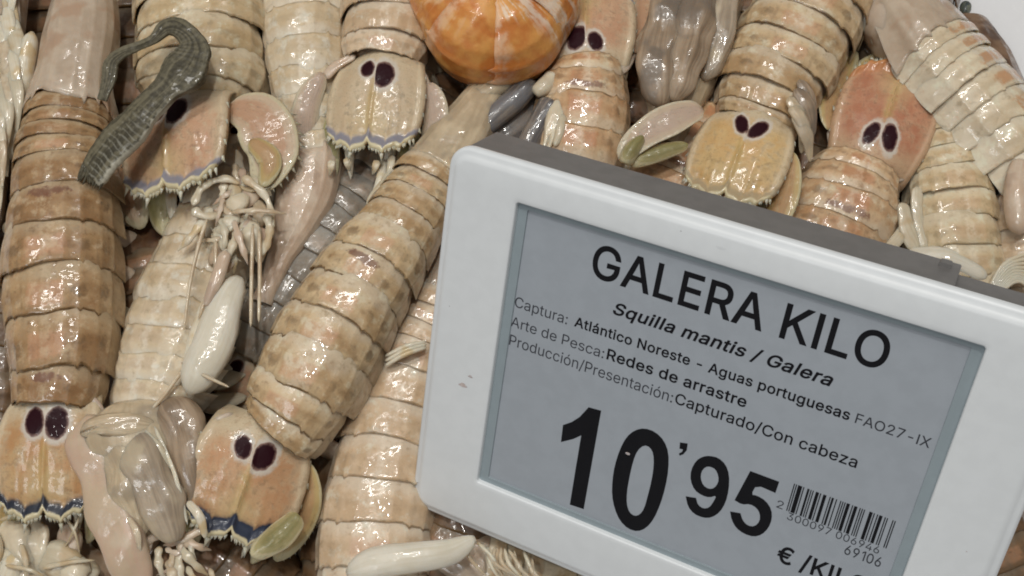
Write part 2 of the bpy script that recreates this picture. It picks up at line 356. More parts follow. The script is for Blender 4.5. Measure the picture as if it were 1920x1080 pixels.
def telson(parent, base, tip, wpx, mat, roll=0.0, zt=None, teeth_mat=None, dome=.15, z0=None, hwb=.38, teeth=True):
    """base, tip: (px, py, z)."""
    wor = isinstance(base, np.ndarray); B = base if wor else P(*base); T3 = tip if wor else P(*tip); Lg = np.linalg.norm(T3 - B); Wd = wpx if wor else cm(wpx, (B + T3) / 2)
    B = B - (T3 - B) * .12; Lg *= 1.12
    Y = nrm(T3 - B); Z = nrm(np.array([0, 0, 1.0]) - Y[2] * Y); X = np.cross(Y, Z)
    cr, sr = math.cos(roll), math.sin(roll); X, Z = X * cr + Z * sr, Z * cr - X * sr
    nu, nv = 61, 40; u = np.linspace(-1, 1, nu); v = np.linspace(0, 1, nv)
    hw = np.interp(v, [0, .08, .2, .4, .6, .8, .92, 1.0], [hwb - .06, hwb + .01, .425, .475, .497, .50, .487, .462])
    k = np.array([-1, -.93, -.80, -.74, -.62, -.42, -.37, -.33, -.20, -.08, 0, .08, .20, .33, .37, .42, .62, .74, .80, .93, 1])
    ye = np.interp(u, k, [.83, .85, .885, .93, .915, .96, 1.0, .97, .955, .945, .89, .945, .955, .97, 1.0, .96, .915, .93, .885, .85, .83])
    UU, VV = np.meshgrid(u, v)
    XX = UU * hw[:, None] * (1 - .10 * (VV ** 3)); YY = VV * ye[None, :]
    dome = dome * .68
    hz = dome * (1 - np.abs(UU) ** 2.2) * (.75 + .4 * np.sin(np.clip(VV * 1.15, 0, 1) * math.pi)) - dome * .25 * VV
    hz += .030 * np.exp(-(XX / .018) ** 2) * np.clip((VV - .3) * 3, 0, 1) * np.clip((1.0 - VV) * 9, 0, 1)
    hz += .028 * np.exp(-((VV - .965) / .03) ** 2) - .012 * np.exp(-((VV - .87) / .03) ** 2)
    hz += .0015 * np.sin(np.abs(UU) * 30 + VV * 3) * np.clip((VV - .40) * 3, 0, 1) * np.clip((.86 - VV) * 8, 0, 1)
    hz += .006 * np.exp(-((np.abs(UU) - .45 - .12 * VV) / .035) ** 2) * np.clip((VV - .35) * 4, 0, 1)
    hz -= .07 * np.exp(-VV / .10) + .30 * UU ** 2 * np.exp(-VV / .14)
    hz += .020 * np.exp(-((np.abs(UU) - .93) / .05) ** 2)
    hz += np.array([mnoise.noise(Vector((x * 5 + Wd * 9, y * 5, Lg))) for x, y in zip(XX.ravel(), YY.ravel())]).reshape(XX.shape) * .010
    top = B + X * (XX * Wd)[..., None] + Y * (YY * Lg)[..., None] + Z * ((hz - dome) * Wd)[..., None]
    bot = top - Z * (.035 * Wd)
    N = nu * nv; V = np.vstack([top.reshape(-1, 3), bot.reshape(-1, 3)])
    F = grid_faces(nv, nu) + [f[::-1] for f in grid_faces(nv, nu, base=N)]
    ring = [(nv - 1) * nu + j for j in range(nu)]
    F += [(ring[j], ring[j + 1], ring[j + 1] + N, ring[j] + N) for j in range(nu - 1)]
    F += [(i * nu, (i + 1) * nu, (i + 1) * nu + N, i * nu + N) for i in range(nv - 1)]
    F += [(i * nu + nu - 1, i * nu + nu - 1 + N, (i + 1) * nu + nu - 1 + N, (i + 1) * nu + nu - 1) for i in range(nv - 1)]
    uv = np.stack([(UU + 1) / 2, VV], -1).reshape(-1, 2); pl = np.stack([XX + .5, YY], -1).reshape(-1, 2)
    o = mesh_obj('telson', V, F, mat, parent, np.vstack([uv, uv]), np.vstack([pl, pl]))
    def at(uu, vv):
        i = np.interp(vv, v, np.arange(nv)); j = np.interp(uu, u, np.arange(nu)); return top[int(round(i)), int(round(j))]
    if teeth:
        V = []; F = []
        def cone(p, d, r, l):
            a = nrm(np.cross(d, Z)); b = len(V)
            for th in range(6):
                V.append(p + a * r * math.cos(th * 1.047) + Z * r * .7 * math.sin(th * 1.047))
            V.append(p + d * l)
            for th in range(6): F.append((b + th, b + (th + 1) % 6, b + 6))
        for uu in np.concatenate([np.linspace(-.84, -.44, 9), np.linspace(-.30, -.06, 5), np.linspace(.06, .30, 5), np.linspace(.44, .84, 9)]):
            cone(at(uu, 1.0) - Z * .01 * Wd - Y * .01, nrm(Y + X * uu * .5), Wd * .017, Wd * rnd.uniform(.036, .052))
        for sg in (-1, 1):
            for vv in (.30, .52, .72, .86):
                cone(at(sg * 1.0, vv) - X * sg * .01 * Wd - Z * .01 * Wd, nrm(X * sg * .75 + Y), Wd * .022, Wd * rnd.uniform(.035, .065))
        for uu, r, l in ((-.37, .022, .09), (.37, .022, .09), (-.93, .02, .08), (.93, .02, .08), (-.99, .018, .07), (.99, .018, .07), (.05, .016, .05), (-.05, .016, .05)):
            cone(at(uu, 1.0) - Z * .012 * Wd - Y * .02, nrm(Y + X * uu * .35), Wd * r, Wd * l)
        mesh_obj('marginal_teeth', V, F, teeth_mat or M['teeth'], o, np.zeros((len(V), 2)) + .5)
    return o

def paddle(name, parent, rows, mat, spines=0, side=1, **k):
    o = tube(name, rows, mat, parent, flat=k.pop('flat', .16), n=24, m=20, **k)
    if spines:
        R = []
        for px, py, z, w in rows:
            p = P(px, py, z); R.append([*p, cm(w, p)])
        c = Curve(R, 100); V = []; F = []
        for t in np.linspace(.38, .93, spines):
            q = np.array([t * c.L]); a = c.at(q)[0]; T, U, Sd = (x[0] for x in c.frame(q, k.get('up', (0, 0, 1)), k.get('roll', 0)))
            p = a[:3] + Sd * side * a[3] * .44 * math.sqrt(max(.02, 1 - (max(0, t - .86) / .14) ** 2)); d = nrm(Sd * side + T * .9); b = len(V)
            n2 = nrm(np.cross(d, U)); r = a[3] * .05
            V += [p + n2 * r, p + U * r * .6, p - n2 * r, p - U * r * .6, p + d * a[3] * .2]
            F += [(b, b + 1, b + 4), (b + 1, b + 2, b + 4), (b + 2, b + 3, b + 4), (b + 3, b, b + 4)]
        mesh_obj('spines', V, F, M['teeth'], o, np.zeros((len(V), 2)) + .5)
    return o

GROUP = 'raw mantis shrimps heaped on the counter'
def uropods(o, base, tip, wpx, outer, inner, drop=.16, flare=1.0, roll=0.0, sides=(-1, 1)):
    """The swimming fan on either side of a tail plate, tucked under it: stalk, outer and inner paddle, forked spine."""
    B = P(*base); T3 = P(*tip); Lg = np.linalg.norm(T3 - B); Wd = cm(wpx, (B + T3) / 2); Y = nrm(T3 - B); Z = nrm(np.array([0, 0, 1.0]) - Y[2] * Y); X = np.cross(Y, Z)
    X, Z = X * math.cos(roll) + Z * math.sin(roll), Z * math.cos(roll) - X * math.sin(roll)
    def q(x, y, z, w): return [*(B + X * x * Wd + Y * y * Lg + Z * z * Wd), w * Wd]
    for sg in sides:
        f = flare * rnd.uniform(.92, 1.08); d = -drop * rnd.uniform(.9, 1.2)
        tube('uropod_stalk', np.array([q(sg * .26, .0, d * 1.25, .08), q(sg * .35 * f, .11, d * 1.25, .12), q(sg * .44 * f, .26, d * 1.25, .10)]), M['limb_pink'], o, n=18, m=14, flat=.4, jit=.12, up=Z, folds=(3, .1))
        ex = tube('uropod', np.array([q(sg * .46 * f, .22, d, .14), q(sg * .54 * f, .50, d - .03, .27), q(sg * .54 * f, .80, d - .08, .27), q(sg * .45 * f, 1.10, d - .16, .14)]), outer, o, n=26, m=20, flat=.14, up=Z, roll=-sg * .25, cup=-.06, tip=(.4, .3))
        c = Curve(np.array([q(sg * .46 * f, .22, d, .14), q(sg * .54 * f, .50, d - .03, .27), q(sg * .54 * f, .80, d - .08, .27), q(sg * .45 * f, 1.10, d - .16, .14)]), 80); V = []; F = []
        for tt in np.linspace(.34, .94, 11):
            a = c.at(np.array([tt * c.L]))[0]; T, U, Sd = (x[0] for x in c.frame(np.array([tt * c.L]), Z)); sd = Sd if Sd @ X * sg > 0 else -Sd
            pb = a[:3] + sd * a[3] * .44 * math.sqrt(max(.05, 1 - (max(0, tt - .82) / .18) ** 2)); dd = nrm(sd * .8 + T); b = len(V); r = a[3] * .045; n2 = nrm(np.cross(dd, U))
            V += [pb + n2 * r, pb + U * r * .7, pb - n2 * r, pb - U * r * .7, pb + dd * a[3] * .17]; F += [(b, b + 1, b + 4), (b + 1, b + 2, b + 4), (b + 2, b + 3, b + 4), (b + 3, b, b + 4)]
        mesh_obj('spine_comb', V, F, M['teeth'], ex, np.zeros((len(V), 2)) + .5)
        tube('uropod', np.array([q(sg * .30, .35, d - .05, .10), q(sg * .34 * f, .70, d - .10, .19), q(sg * .32 * f, .98, d - .15, .20), q(sg * .26 * f, 1.18, d - .20, .08)]), inner, o, n=24, m=16, flat=.2, up=Z, cup=-.22, tip=(.4, .4))
        tube('forked_spine', np.array([q(sg * .20, .45, d - .12, .12), q(sg * .20, .85, d - .16, .11), q(sg * .15, 1.16, d - .2, .03)]), M['limb_pale'], o, n=18, m=10, flat=.4, up=Z)
def shrimp(label, ctrl, shell, segs, roll=0.0, hf=.40, up=(0, 0, 1), carapace='carapace', cara_len=150, cara_taper=(1.0, .62), belly='belly', pig=(), pleura=.06, lip=.006, jag=.022, rear_taper=.9, puff=.018, thorax=4, tail=True, head=True, fins=True, group=GROUP):
    """ctrl: (px, py, top z, width px) from tail to head. segs: plate lengths from the tail forwards, as seen."""
    R = []
    for px, py, z, w in ctrl:
        p = P(px, py, z); R.append([*p, cm(w, p)])
    c = Curve(R); o = thing('mantis_shrimp', c.at(0)[0, :3], label, 'mantis shrimp', group)
    q = (c.A[:, :3] - CAM) @ RC; pj = np.stack([FPX * q[:, 0] / -q[:, 2], FPX * q[:, 1] / -q[:, 2]], 1)
    cum = np.concatenate([[0], np.cumsum(np.linalg.norm(np.diff(pj, axis=0), axis=1))])
    def arc(x): return float(np.interp(x, cum, c.s)) if x <= cum[-1] else c.L + (x - cum[-1]) * DIST / FPX
    s = 0.0; xs = 0.0; sides = []
    for i, l in enumerate(segs):
        xs += l; s1 = arc(xs); se = rnd.random() * 90
        last = i >= len(segs) - thorax
        b = plate('thorax_segment' if last else 'tail_segment', c, s, s1, M[shell], o, up, roll + rnd.uniform(-.04, .04), hf, pleura=pleura * (0.3 if last else 1), lip=lip * rnd.uniform(.7, 1.5), jag=jag * rnd.uniform(.6, 1.4),
                  taper=(1, rear_taper) if i == 0 else (1, 1), seed=se, puff=puff * rnd.uniform(.6, 1.3))
        b['pigment'] = 1.0 if i in pig else 0.0
        if not last: sides.append((s + s1) / 2)
        s = s1
    if cara_len:
        e = arc(xs + cara_len); l = e - s
        plate('carapace', c, s - .05 * l, e, M[carapace], o, up, roll, hf * .95, nv=26, pleura=.10, lip=.03, taper=(cara_taper[1] / cara_taper[0], 1.0), seed=rnd.random() * 90, puff=.06)
        if head:
            a = c.at(np.array([e - .1 * l]))[0]; T, U, Sd = (x[0] for x in c.frame(np.array([e - .1 * l]), up, roll)); w = a[3] * cara_taper[1]
            h0 = a[:3] - U * w * .42
            hd = tube('head', np.array([[*(h0 + T * w * k), w * f] for k, f in ((-.15, .95), (.1, .95), (.35, .8), (.6, .45))]), M[carapace], o, flat=.75, up=U, tip=(.7, .5), jit=.04)
            for sg in (-1, 1):
                ep = h0 + T * w * .62 + Sd * sg * w * .14 + U * w * .12
                tube('eye', np.array([[*(ep), w * .12], [*(ep + T * w * .12 + Sd * sg * w * .05), w * .2], [*(ep + T * w * .24 + Sd * sg * w * .08), w * .16]]), M['eye'], hd, n=12, m=10, up=U, tip=(.6, .5))
                b0 = h0 + Sd * sg * w * .38 - U * w * .1
                tube('antennal_scale', np.array([[*(b0 + T * w * .3), w * .16], [*(b0 + T * w * .6 + Sd * sg * w * .12), w * .26], [*(b0 + T * w * 1.0 + Sd * sg * w * .16), w * .12]]), M['gill'], hd, n=14, m=12, flat=.15, up=U)
        s = e
    q = np.linspace(.02, s * .985, 40); a = c.at(q); T, U, Sd = c.frame(q, up, roll); m = 18; ph = np.linspace(0, 2 * math.pi, m, endpoint=False)
    w = a[:, 3] * np.minimum(1, .72 + np.minimum(q / .5, (s - q) / .5) * .2) * .93
    ctr = a[:, :3] - U * (a[:, 3] * hf)[:, None]
    V = ctr[:, None, :] + Sd[:, None, :] * (w / 2)[:, None, None] * np.cos(ph)[None, :, None] + U[:, None, :] * ((w * hf)[:, None] * np.where(np.sin(ph) > 0, .90, .85) * np.sin(ph)[None, :])[:, :, None]
    V = V.reshape(-1, 3); uv = np.stack([np.tile(np.cos(ph) * .5 + .5, 40), np.repeat(q / s, m)], 1)
    F = grid_faces(40, m, True) + [tuple(range(m))[::-1], tuple(39 * m + j for j in range(m))]
    mesh_obj('underside', V, F, M[belly], o, uv)
    if fins:
        for sq in sides:                                   # a pair of soft swimming limbs under each tail plate
            a = c.at(np.array([sq]))[0]; T, U, Sd = (x[0] for x in c.frame(np.array([sq]), up, roll)); w = a[3]
            for sg in (-1, 1):
                d = nrm(Sd * sg * rnd.uniform(.5, 1.0) - U * rnd.uniform(.5, 1.0) - T * rnd.uniform(.2, .9)); r0 = a[:3] - U * w * rnd.uniform(.62, .8) + Sd * sg * w * .34
                tube('swimming_limb', np.array([[*r0, w * .14], [*(r0 + d * w * .2), w * rnd.uniform(.2, .3)], [*(r0 + d * w * rnd.uniform(.36, .5) - T * w * .06), w * .1]]), M[rnd.choice(['gill', 'claw_clear', 'limb_pink'])] if belly == 'belly' else M['belly_dark'], o, n=16, m=12, flat=.3, up=U, jit=.07)
    if tail:
        a = c.at(np.array([.05]))[0]; T, U, Sd = (x[0] for x in c.frame(np.array([.05]), up, roll)); w = a[3]
        B = a[:3] - U * w * .06; Y = nrm(-T - U * .18)
        telson(o, B, B + Y * w * .98, w * .92, M['tail_plain'], dome=.15)
        for sg in (-1, 1):
            r0 = a[:3] - U * w * .4 + Sd * sg * w * .36
            tube('uropod', np.array([[*r0, w * .14], [*(r0 + Y * w * .35 + Sd * sg * w * .16), w * .34], [*(r0 + Y * w * .85 + Sd * sg * w * .18), w * .2]]), PAD_PEACH, o, n=20, m=16, flat=.16, up=U)
    return o, c

def limb(parent, rows, mat='limb', name='leg', **k): return tube(name, rows, M[mat], parent, **k)

T_PEACH = telson_material('peach_telson', (.48, .265, .155), (.54, .34, .21))
T_AMBER = telson_material('amber_telson', (.56, .35, .145), (.60, .42, .20), band=(.34, .30, .22), bandw=.6, skew=-.03, sp=(.086, .283, .062, .104, .60), odd=.05)
M['tail_plain'] = T_PEACH
T_CREAM = telson_material('cream_telson', (.52, .39, .25), (.58, .46, .31), sp=(.082, .283, .084, .094, .10), odd=.20)
T_RUST = telson_material('rust_telson', (.40, .165, .09), (.48, .24, .14), base=(.50, .33, .20), band=(.46, .19, .07), rim=(.50, .22, .08), bandw=.8, sp=(.086, .283, .066, .104, .35), odd=-.06, skew=.0)
T_NAVY = telson_material('navy_edged_telson', (.46, .25, .11), (.52, .35, .18), band=(.018, .022, .035), skew=.0, odd=.06, sp=(.096, .262, .090, .110, .05))
T_ORANGE = telson_material('orange_telson', (.48, .26, .13), (.54, .34, .19), band=(.022, .03, .055), bandw=1.9)
PAD_PEACH = paddle_material('peach_paddle', (.44, .255, .15), (.50, .37, .25), (.54, .47, .31))
PAD_OLIVE = paddle_material('olive_paddle', (.24, .21, .085), (.36, .31, .15), (.54, .48, .30))
PAD_PINK = paddle_material('pink_paddle', (.44, .325, .245), (.48, .37, .26), (.53, .46, .33))
PAD_GOLD = paddle_material('golden_paddle', (.42, .255, .12), (.46, .33, .14), (.52, .45, .27))

# ------------------------------------------------------------------ setting: the white display tray under the heap
def tray():
    n = 60; x = np.linspace(-40, 40, n); y = np.linspace(-32, 40, n); X, Y = np.meshgrid(x, y)
    Z = np.array([mnoise.noise(Vector((a * .25, b * .25, 3.0))) for a, b in zip(X.ravel(), Y.ravel())]) * .12
    V = np.stack([X.ravel(), Y.ravel(), Z], 1)
    t = NT('white_tray_plastic'); p = t.pos()
    c = t.mix((.70, .70, .71), (.78, .78, .79), t.noise(p, .4, 3.0))
    b = t.bump(t.noise(p, 3.0, 3.0), .2, .1); t.l.new(b.o, t.b.inputs['Normal'])
    setp(mesh_obj('display_tray', V, grid_faces(n, n), t.out(Base_Color=c, Roughness=.35), None), kind='structure')
tray()
# ------------------------------------------------------------------ the heap of mantis shrimps
# big brown one at the left edge
o, c = shrimp('large brown mantis shrimp along the left edge with a navy-edged tail plate',
    [(74, 758, 3.75, 170), (82, 690, 3.85, 184), (84, 600, 3.95, 204), (84, 500, 4.0, 216), (86, 400, 4.0, 208), (90, 320, 3.95, 192), (96, 250, 3.85, 178), (108, 180, 3.75, 160), (122, 110, 3.7, 140), (138, 10, 3.65, 150), (150, -120, 3.6, 130)],
    'shell_brown', [66, 102, 92, 82, 74, 60, 32, 27, 25, 27], cara_len=190, cara_taper=(1.0, .75), pig=(0, 4), thorax=4, tail=False)
telson(o, (86, 752, 3.66), (76, 985, 3.15), 216, T_NAVY, dome=.13)
uropods(o, (86, 742, 3.80), (76, 985, 3.15), 216, PAD_GOLD, PAD_OLIVE)
limb(o, [(60, 60, 3.4, 30), (40, 170, 3.2, 34), (20, 300, 2.9, 20)], 'limb_pale')

# top left, half under the dark strip
o, c = shrimp('cream mantis shrimp whose orange tail plate lies under the dark strip',
    [(338, 182, 3.75, 205), (346, 140, 3.85, 238), (352, 80, 3.9, 250), (352, 0, 3.9, 250), (345, -80, 3.8, 236), (338, -200, 3.7, 200)],
    'shell_cream', [44, 52, 58, 60, 60, 56, 30, 26], pig=(3,), jag=.02, tail=False)
telson(o, (318, 170, 3.76), (299, 364, 3.65), 250, T_PEACH, roll=-.42, dome=.12)
uropods(o, (326, 180, 3.85), (303, 372, 3.65), 250, PAD_PEACH, PAD_OLIVE, roll=-.42, sides=(1,))
paddle('uropod', o, [(428, 200, 3.68, 50), (484, 222, 3.7, 104), (512, 285, 3.6, 100), (488, 362, 3.4, 40)], PAD_PEACH, spines=9, side=-1, cup=.05)
paddle('uropod', o, [(470, 262, 3.78, 30), (506, 300, 3.76, 46), (490, 352, 3.6, 20)], PAD_GOLD, cup=-.1)

# pale one hanging head down, second from left at the top
o, c = shrimp('pale translucent mantis shrimp lying head down, tangled mouthparts, long white claw',
    [(556, -260, 3.1, 120), (558, -120, 3.3, 150), (562, -20, 3.4, 166), (565, 60, 3.45, 158), (566, 120, 3.45, 146), (566, 180, 3.4, 132), (566, 235, 3.3, 124), (572, 290, 3.25, 128), (562, 370, 3.1, 112), (520, 480, 2.9, 60)],
    'shell_pale', [60, 66, 68, 68, 58, 58, 52, 38, 36, 34], cara_len=245, cara_taper=(1.0, .75), carapace='limb_pink', thorax=0, head=False)
tube('raptorial_claw', [(448, 520, 3.5, 40), (428, 560, 3.6, 62), (400, 640, 3.65, 78), (372, 700, 3.6, 70), (354, 738, 3.5, 46)], M['claw_white'], o, flat=.65, tip=(.5, .3))
tube('raptorial_claw', [(385, 560, 3.3, 14), (362, 640, 3.45, 22), (345, 715, 3.45, 16)], M['limb_pale'], o, flat=.8)
for i in range(14):
    a = rnd.uniform(0, 6.28); r = rnd.uniform(0, 1) ** .5; x0 = 438 + math.cos(a) * r * 50; y0 = 388 + math.sin(a) * r * 72; ang = rnd.gauss(1.5, .6); l = rnd.uniform(34, 52); w = rnd.uniform(24, 42); z0 = 3.35 + (1 - r) * .35
    limb(o, [(x0, y0, z0, w * .7), (x0 + math.cos(ang) * l * .6, y0 + math.sin(ang) * l * .6, z0 + .1, w), (x0 + math.cos(ang + .4) * l * 1.3, y0 + math.sin(ang + .4) * l * 1.3, z0 - .1, w * .4)], rnd.choice(['claw_clear', 'gill', 'lobe_pink', 'carapace_grey']), 'mouthpart', flat=.45, jit=.13, n=24, m=16, folds=(4, .14))
for i in range(24):
    a = rnd.uniform(0, 6.28); r = rnd.uniform(0, 1) ** .5; x0 = 440 + math.cos(a) * r * 56; y0 = 395 + math.sin(a) * r * 90
    ang = rnd.gauss(1.5, .9); l = rnd.uniform(45, 105); z0 = 3.35 + (1 - r) * .5 + rnd.uniform(-.12, .12); w = rnd.uniform(8, 19); bd = rnd.uniform(-.5, .5)
    pts = [(x0, y0)]
    for k in range(3): pts.append((pts[-1][0] + math.cos(ang + bd * k) * l / 3, pts[-1][1] + math.sin(ang + bd * k) * l / 3))
    limb(o, [(x, y, z0 + (.0, .1, .08, -.12)[k], w * (.8, 1, .8, .3)[k]) for k, (x, y) in enumerate(pts)], rnd.choice(['limb_pale', 'gill', 'limb', 'claw_clear', 'limb_pink']), 'mouthpart', flat=rnd.uniform(.35, .6), n=30, m=10, jit=.07, ribs=3, ribamp=.2)
for pts in ([(362, 385), (380, 350), (420, 335), (450, 345)], [(360, 392), (385, 405), (420, 400), (440, 380)], [(500, 400), (505, 440), (490, 480)], [(455, 330), (500, 372), (512, 430)]):
    limb(o, [(x, y, 3.75 - .05 * i, 17 - 2 * i) for i, (x, y) in enumerate(pts)], 'gill', 'mouthpart', flat=.45, jit=.09, ribs=3, ribamp=.2)
for pts in ([(388, 410), (370, 470), (355, 540), (345, 620)], [(474, 420), (472, 500), (470, 615)], [(486, 430), (487, 520), (485, 605)], [(420, 470), (395, 530), (372, 600)], [(405, 450), (402, 520), (380, 575)]):
    limb(o, [(x, y, 3.75 - .03 * i, 9 - 1.2 * i) for i, (x, y) in enumerate(pts)], 'limb', 'antenna', n=26, m=6, jit=0)
limb(o, [(340, 680, 3.7, 7), (385, 705, 3.85, 7), (430, 726, 4.0, 5)], 'limb', 'antenna', m=6, jit=0)
limb(o, [(345, 690, 3.6, 8), (305, 745, 3.5, 8), (262, 790, 3.5, 6)], 'limb', 'antenna', m=6, jit=0)
limb(o, [(425, 470, 3.75, 24), (408, 520, 3.8, 26), (385, 575, 3.75, 16)], 'limb_pink', 'leg', flat=.6)

# telson facing down, left of the cooked prawn
o, c = shrimp('mantis shrimp with a cream tail plate facing down, just left of the orange prawn',
    [(712, 95, 3.85, 158), (716, 60, 3.9, 172), (722, 10, 3.9, 178), (728, -60, 3.8, 180), (735, -180, 3.6, 170)],
    'shell_peach', [40, 52, 56, 58, 56, 50, 26], tail=False)
telson(o, (711, 98, 3.84), (682, 283, 3.75), 196, T_CREAM, dome=.17, roll=-.12)
uropods(o, (711, 92, 3.95), (682, 283, 3.75), 196, PAD_PINK, PAD_OLIVE, flare=1.12)
for a, b in (((622, 300), (618, 330)), ((650, 296), (655, 322)), ((708, 300), (698, 328)), ((775, 270), (770, 300)), ((735, 290), (728, 350))):
    limb(o, [(*a, 3.3, 15), ((a[0] + b[0]) / 2, (a[1] + b[1]) / 2, 3.3, 13), (*b, 3.1, 4)], 'gill', 'spine', flat=.25, n=14)
limb(o, [(742, 310, 3.2, 22), (722, 345, 3.25, 26), (698, 375, 3.2, 22), (690, 405, 3.0, 10)], 'gill', 'leg', flat=.6, jit=.08)
limb(o, [(720, 300, 3.1, 20), (712, 340, 3.15, 18), (700, 372, 3.1, 12)], 'limb_pale', 'leg', flat=.6)

# the main diagonal one
o, c = shrimp('tan mantis shrimp lying diagonally left of the price tag, dark lines across its plates',
    [(494, 806, 3.82, 184), (515, 780, 3.95, 184), (539, 736, 4.1, 199), (569, 682, 4.2, 212), (605, 610, 4.3, 212), (643, 546, 4.3, 203), (685, 484, 4.25, 188), (727, 424, 4.1, 171), (767, 370, 3.95, 154), (809, 308, 3.75, 139), (883, 208, 3.4, 122), (963, 88, 3.0, 113)],
    'shell_tan', [34, 58, 84, 76, 72, 64, 60, 50, 40, 34, 30], pig=(5,), jag=.024, cara_len=150, carapace='carapace_grey', tail=False)
telson(o, (490, 806, 3.78), (424, 1022, 3.25), 236, T_ORANGE, roll=.26, dome=.17)
uropods(o, (492, 796, 3.8), (424, 1020, 3.15), 226, PAD_GOLD, PAD_OLIVE, roll=.26)
paddle('uropod', o, [(560, 965, 3.35, 40), (520, 1005, 3.3, 56), (470, 1040, 3.15, 36)], PAD_OLIVE, cup=-.28, tip=(.4, .4))

# pale one to the right of it, going under the tag
o, c = shrimp('pale pinkish mantis shrimp low against the left edge of the price tag',
    [(684, 1150, 2.9, 214), (690, 1060, 3.0, 222), (700, 960, 3.05, 222), (715, 865, 3.05, 214), (738, 770, 3.0, 204), (770, 660, 2.9, 186), (815, 560, 2.8, 170), (880, 440, 2.5, 150), (960, 320, 2.2, 130)],
    'shell_peach', [80, 88, 82, 80, 72, 66, 56, 36, 34, 32])
for d in (0, 9, 18):
    limb(o, [(722, 668 + d, 3.15, 7), (760, 650 + d * .8, 3.25, 10), (800, 640 + d * .6, 3.2, 8)], 'limb_pale', 'leg', m=8)
tube('raptorial_claw', [(650, 1075, 3.3, 40), (700, 1058, 3.4, 60), (770, 1046, 3.45, 62), (840, 1036, 3.3, 50), (890, 1010, 3.1, 30)], M['claw_white'], o, flat=.7, tip=(.3, .5))

# pale side-lying one with the clear head, lower left
o, c = shrimp('pale mantis shrimp with flared plate edges and a glassy grey head pointing down',
    [(420, 250, 2.4, 120), (392, 340, 2.7, 160), (356, 430, 3.0, 188), (318, 515, 3.2, 200), (286, 600, 3.3, 206), (262, 680, 3.3, 196), (246, 750, 3.25, 176), (244, 830, 3.3, 190), (245, 930, 3.3, 180), (246, 1080, 3.1, 120)],
    'shell_pale', [62, 66, 68, 64, 62, 60, 56, 50, 44], roll=.35, pleura=.10, lip=.05, jag=.03, cara_len=0, thorax=0, puff=.05)
tube('carapace', [(244, 756, 3.1, 130), (244, 830, 3.25, 190), (250, 920, 3.15, 170), (262, 1020, 2.9, 110)], M['carapace_grey'], o, flat=.5, tip=(.6, .3), jit=.08, folds=(5, .07))
tube('raptorial_claw', [(166, 780, 3.3, 50), (160, 826, 3.42, 76), (182, 886, 3.45, 82), (214, 964, 3.42, 82), (246, 1050, 3.3, 76), (270, 1110, 3.1, 60)], M['lobe_pink'], o, n=50, m=24, flat=.42, tip=(.6, .3), jit=.09, folds=(3, .12))
tube('raptorial_claw', [(200, 816, 3.5, 50), (226, 880, 3.58, 74), (250, 950, 3.5, 70), (266, 1006, 3.3, 40)], M['carapace_grey'], o, n=50, m=24, flat=.40, tip=(.5, .3), jit=.12, folds=(4, .14))
tube('raptorial_claw', [(244, 812, 3.45, 60), (274, 876, 3.6, 84), (304, 946, 3.55, 82), (328, 1016, 3.3, 54)], M['lobe_grey'], o, n=50, m=24, flat=.45, tip=(.5, .35), jit=.09, folds=(4, .10))
tube('raptorial_claw', [(312, 756, 3.25, 70), (336, 800, 3.36, 92), (352, 860, 3.34, 84), (366, 930, 3.2, 58), (374, 985, 3.0, 28)], M['lobe_brown'], o, n=50, m=24, flat=.5, tip=(.6, .3), jit=.08, folds=(3, .09))
limb(o, [(150, 812, 3.62, 40), (196, 798, 3.72, 50), (250, 796, 3.66, 40), (296, 800, 3.5, 20)], 'carapace_grey', 'head_plate', flat=.25, jit=.14, folds=(4, .16))
limb(o, [(238, 850, 3.72, 22), (262, 868, 3.76, 30), (280, 905, 3.72, 24)], 'claw_clear', 'head_plate', flat=.4, jit=.1)
for x0, y0, x1, y1, w, mt in ((262, 800, 330, 900, 16, 'gill'), (205, 850, 262, 930, 14, 'gill'), (290, 800, 352, 985, 9, 'limb_pale'), (352, 940, 385, 1010, 18, 'limb_pale'), (240, 970, 262, 1040, 16, 'limb')):
    limb(o, [(x0, y0, 3.6, w * .7), ((x0 + x1) / 2 + 6, (y0 + y1) / 2 - 5, 3.66, w), (x1, y1, 3.4, w * .5)], mt, 'leg', flat=.5, jit=.08, n=24)
for i in range(15):
    x0, y0 = rnd.uniform(290, 410), rnd.uniform(985, 1070); ang = rnd.gauss(1.5, .7); l = rnd.uniform(50, 100); w = rnd.uniform(9, 20); bd = rnd.uniform(-.5, .5); pts = [(x0, y0)]
    for k in range(3): pts.append((pts[-1][0] + math.cos(ang + bd * k) * l / 3, pts[-1][1] + math.sin(ang + bd * k) * l / 3))
    limb(o, [(x, y, 3.05 + (.0, .1, .08, -.15)[k] + rnd.uniform(-.03, .03), w * (.8, 1, .8, .3)[k]) for k, (x, y) in enumerate(pts)], rnd.choice(['limb_pink', 'lobe_pink', 'limb', 'gill']), 'mouthpart', flat=.45, n=30, m=10, jit=.07, ribs=3, ribamp=.2)
# grey one deep between
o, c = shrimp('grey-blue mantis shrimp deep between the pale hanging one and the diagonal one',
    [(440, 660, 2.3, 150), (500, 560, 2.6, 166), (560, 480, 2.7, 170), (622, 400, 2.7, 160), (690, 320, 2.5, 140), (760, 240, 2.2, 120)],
    'shell_grey', [56, 60, 60, 58, 52, 48, 36, 32, 30], belly='belly_dark')

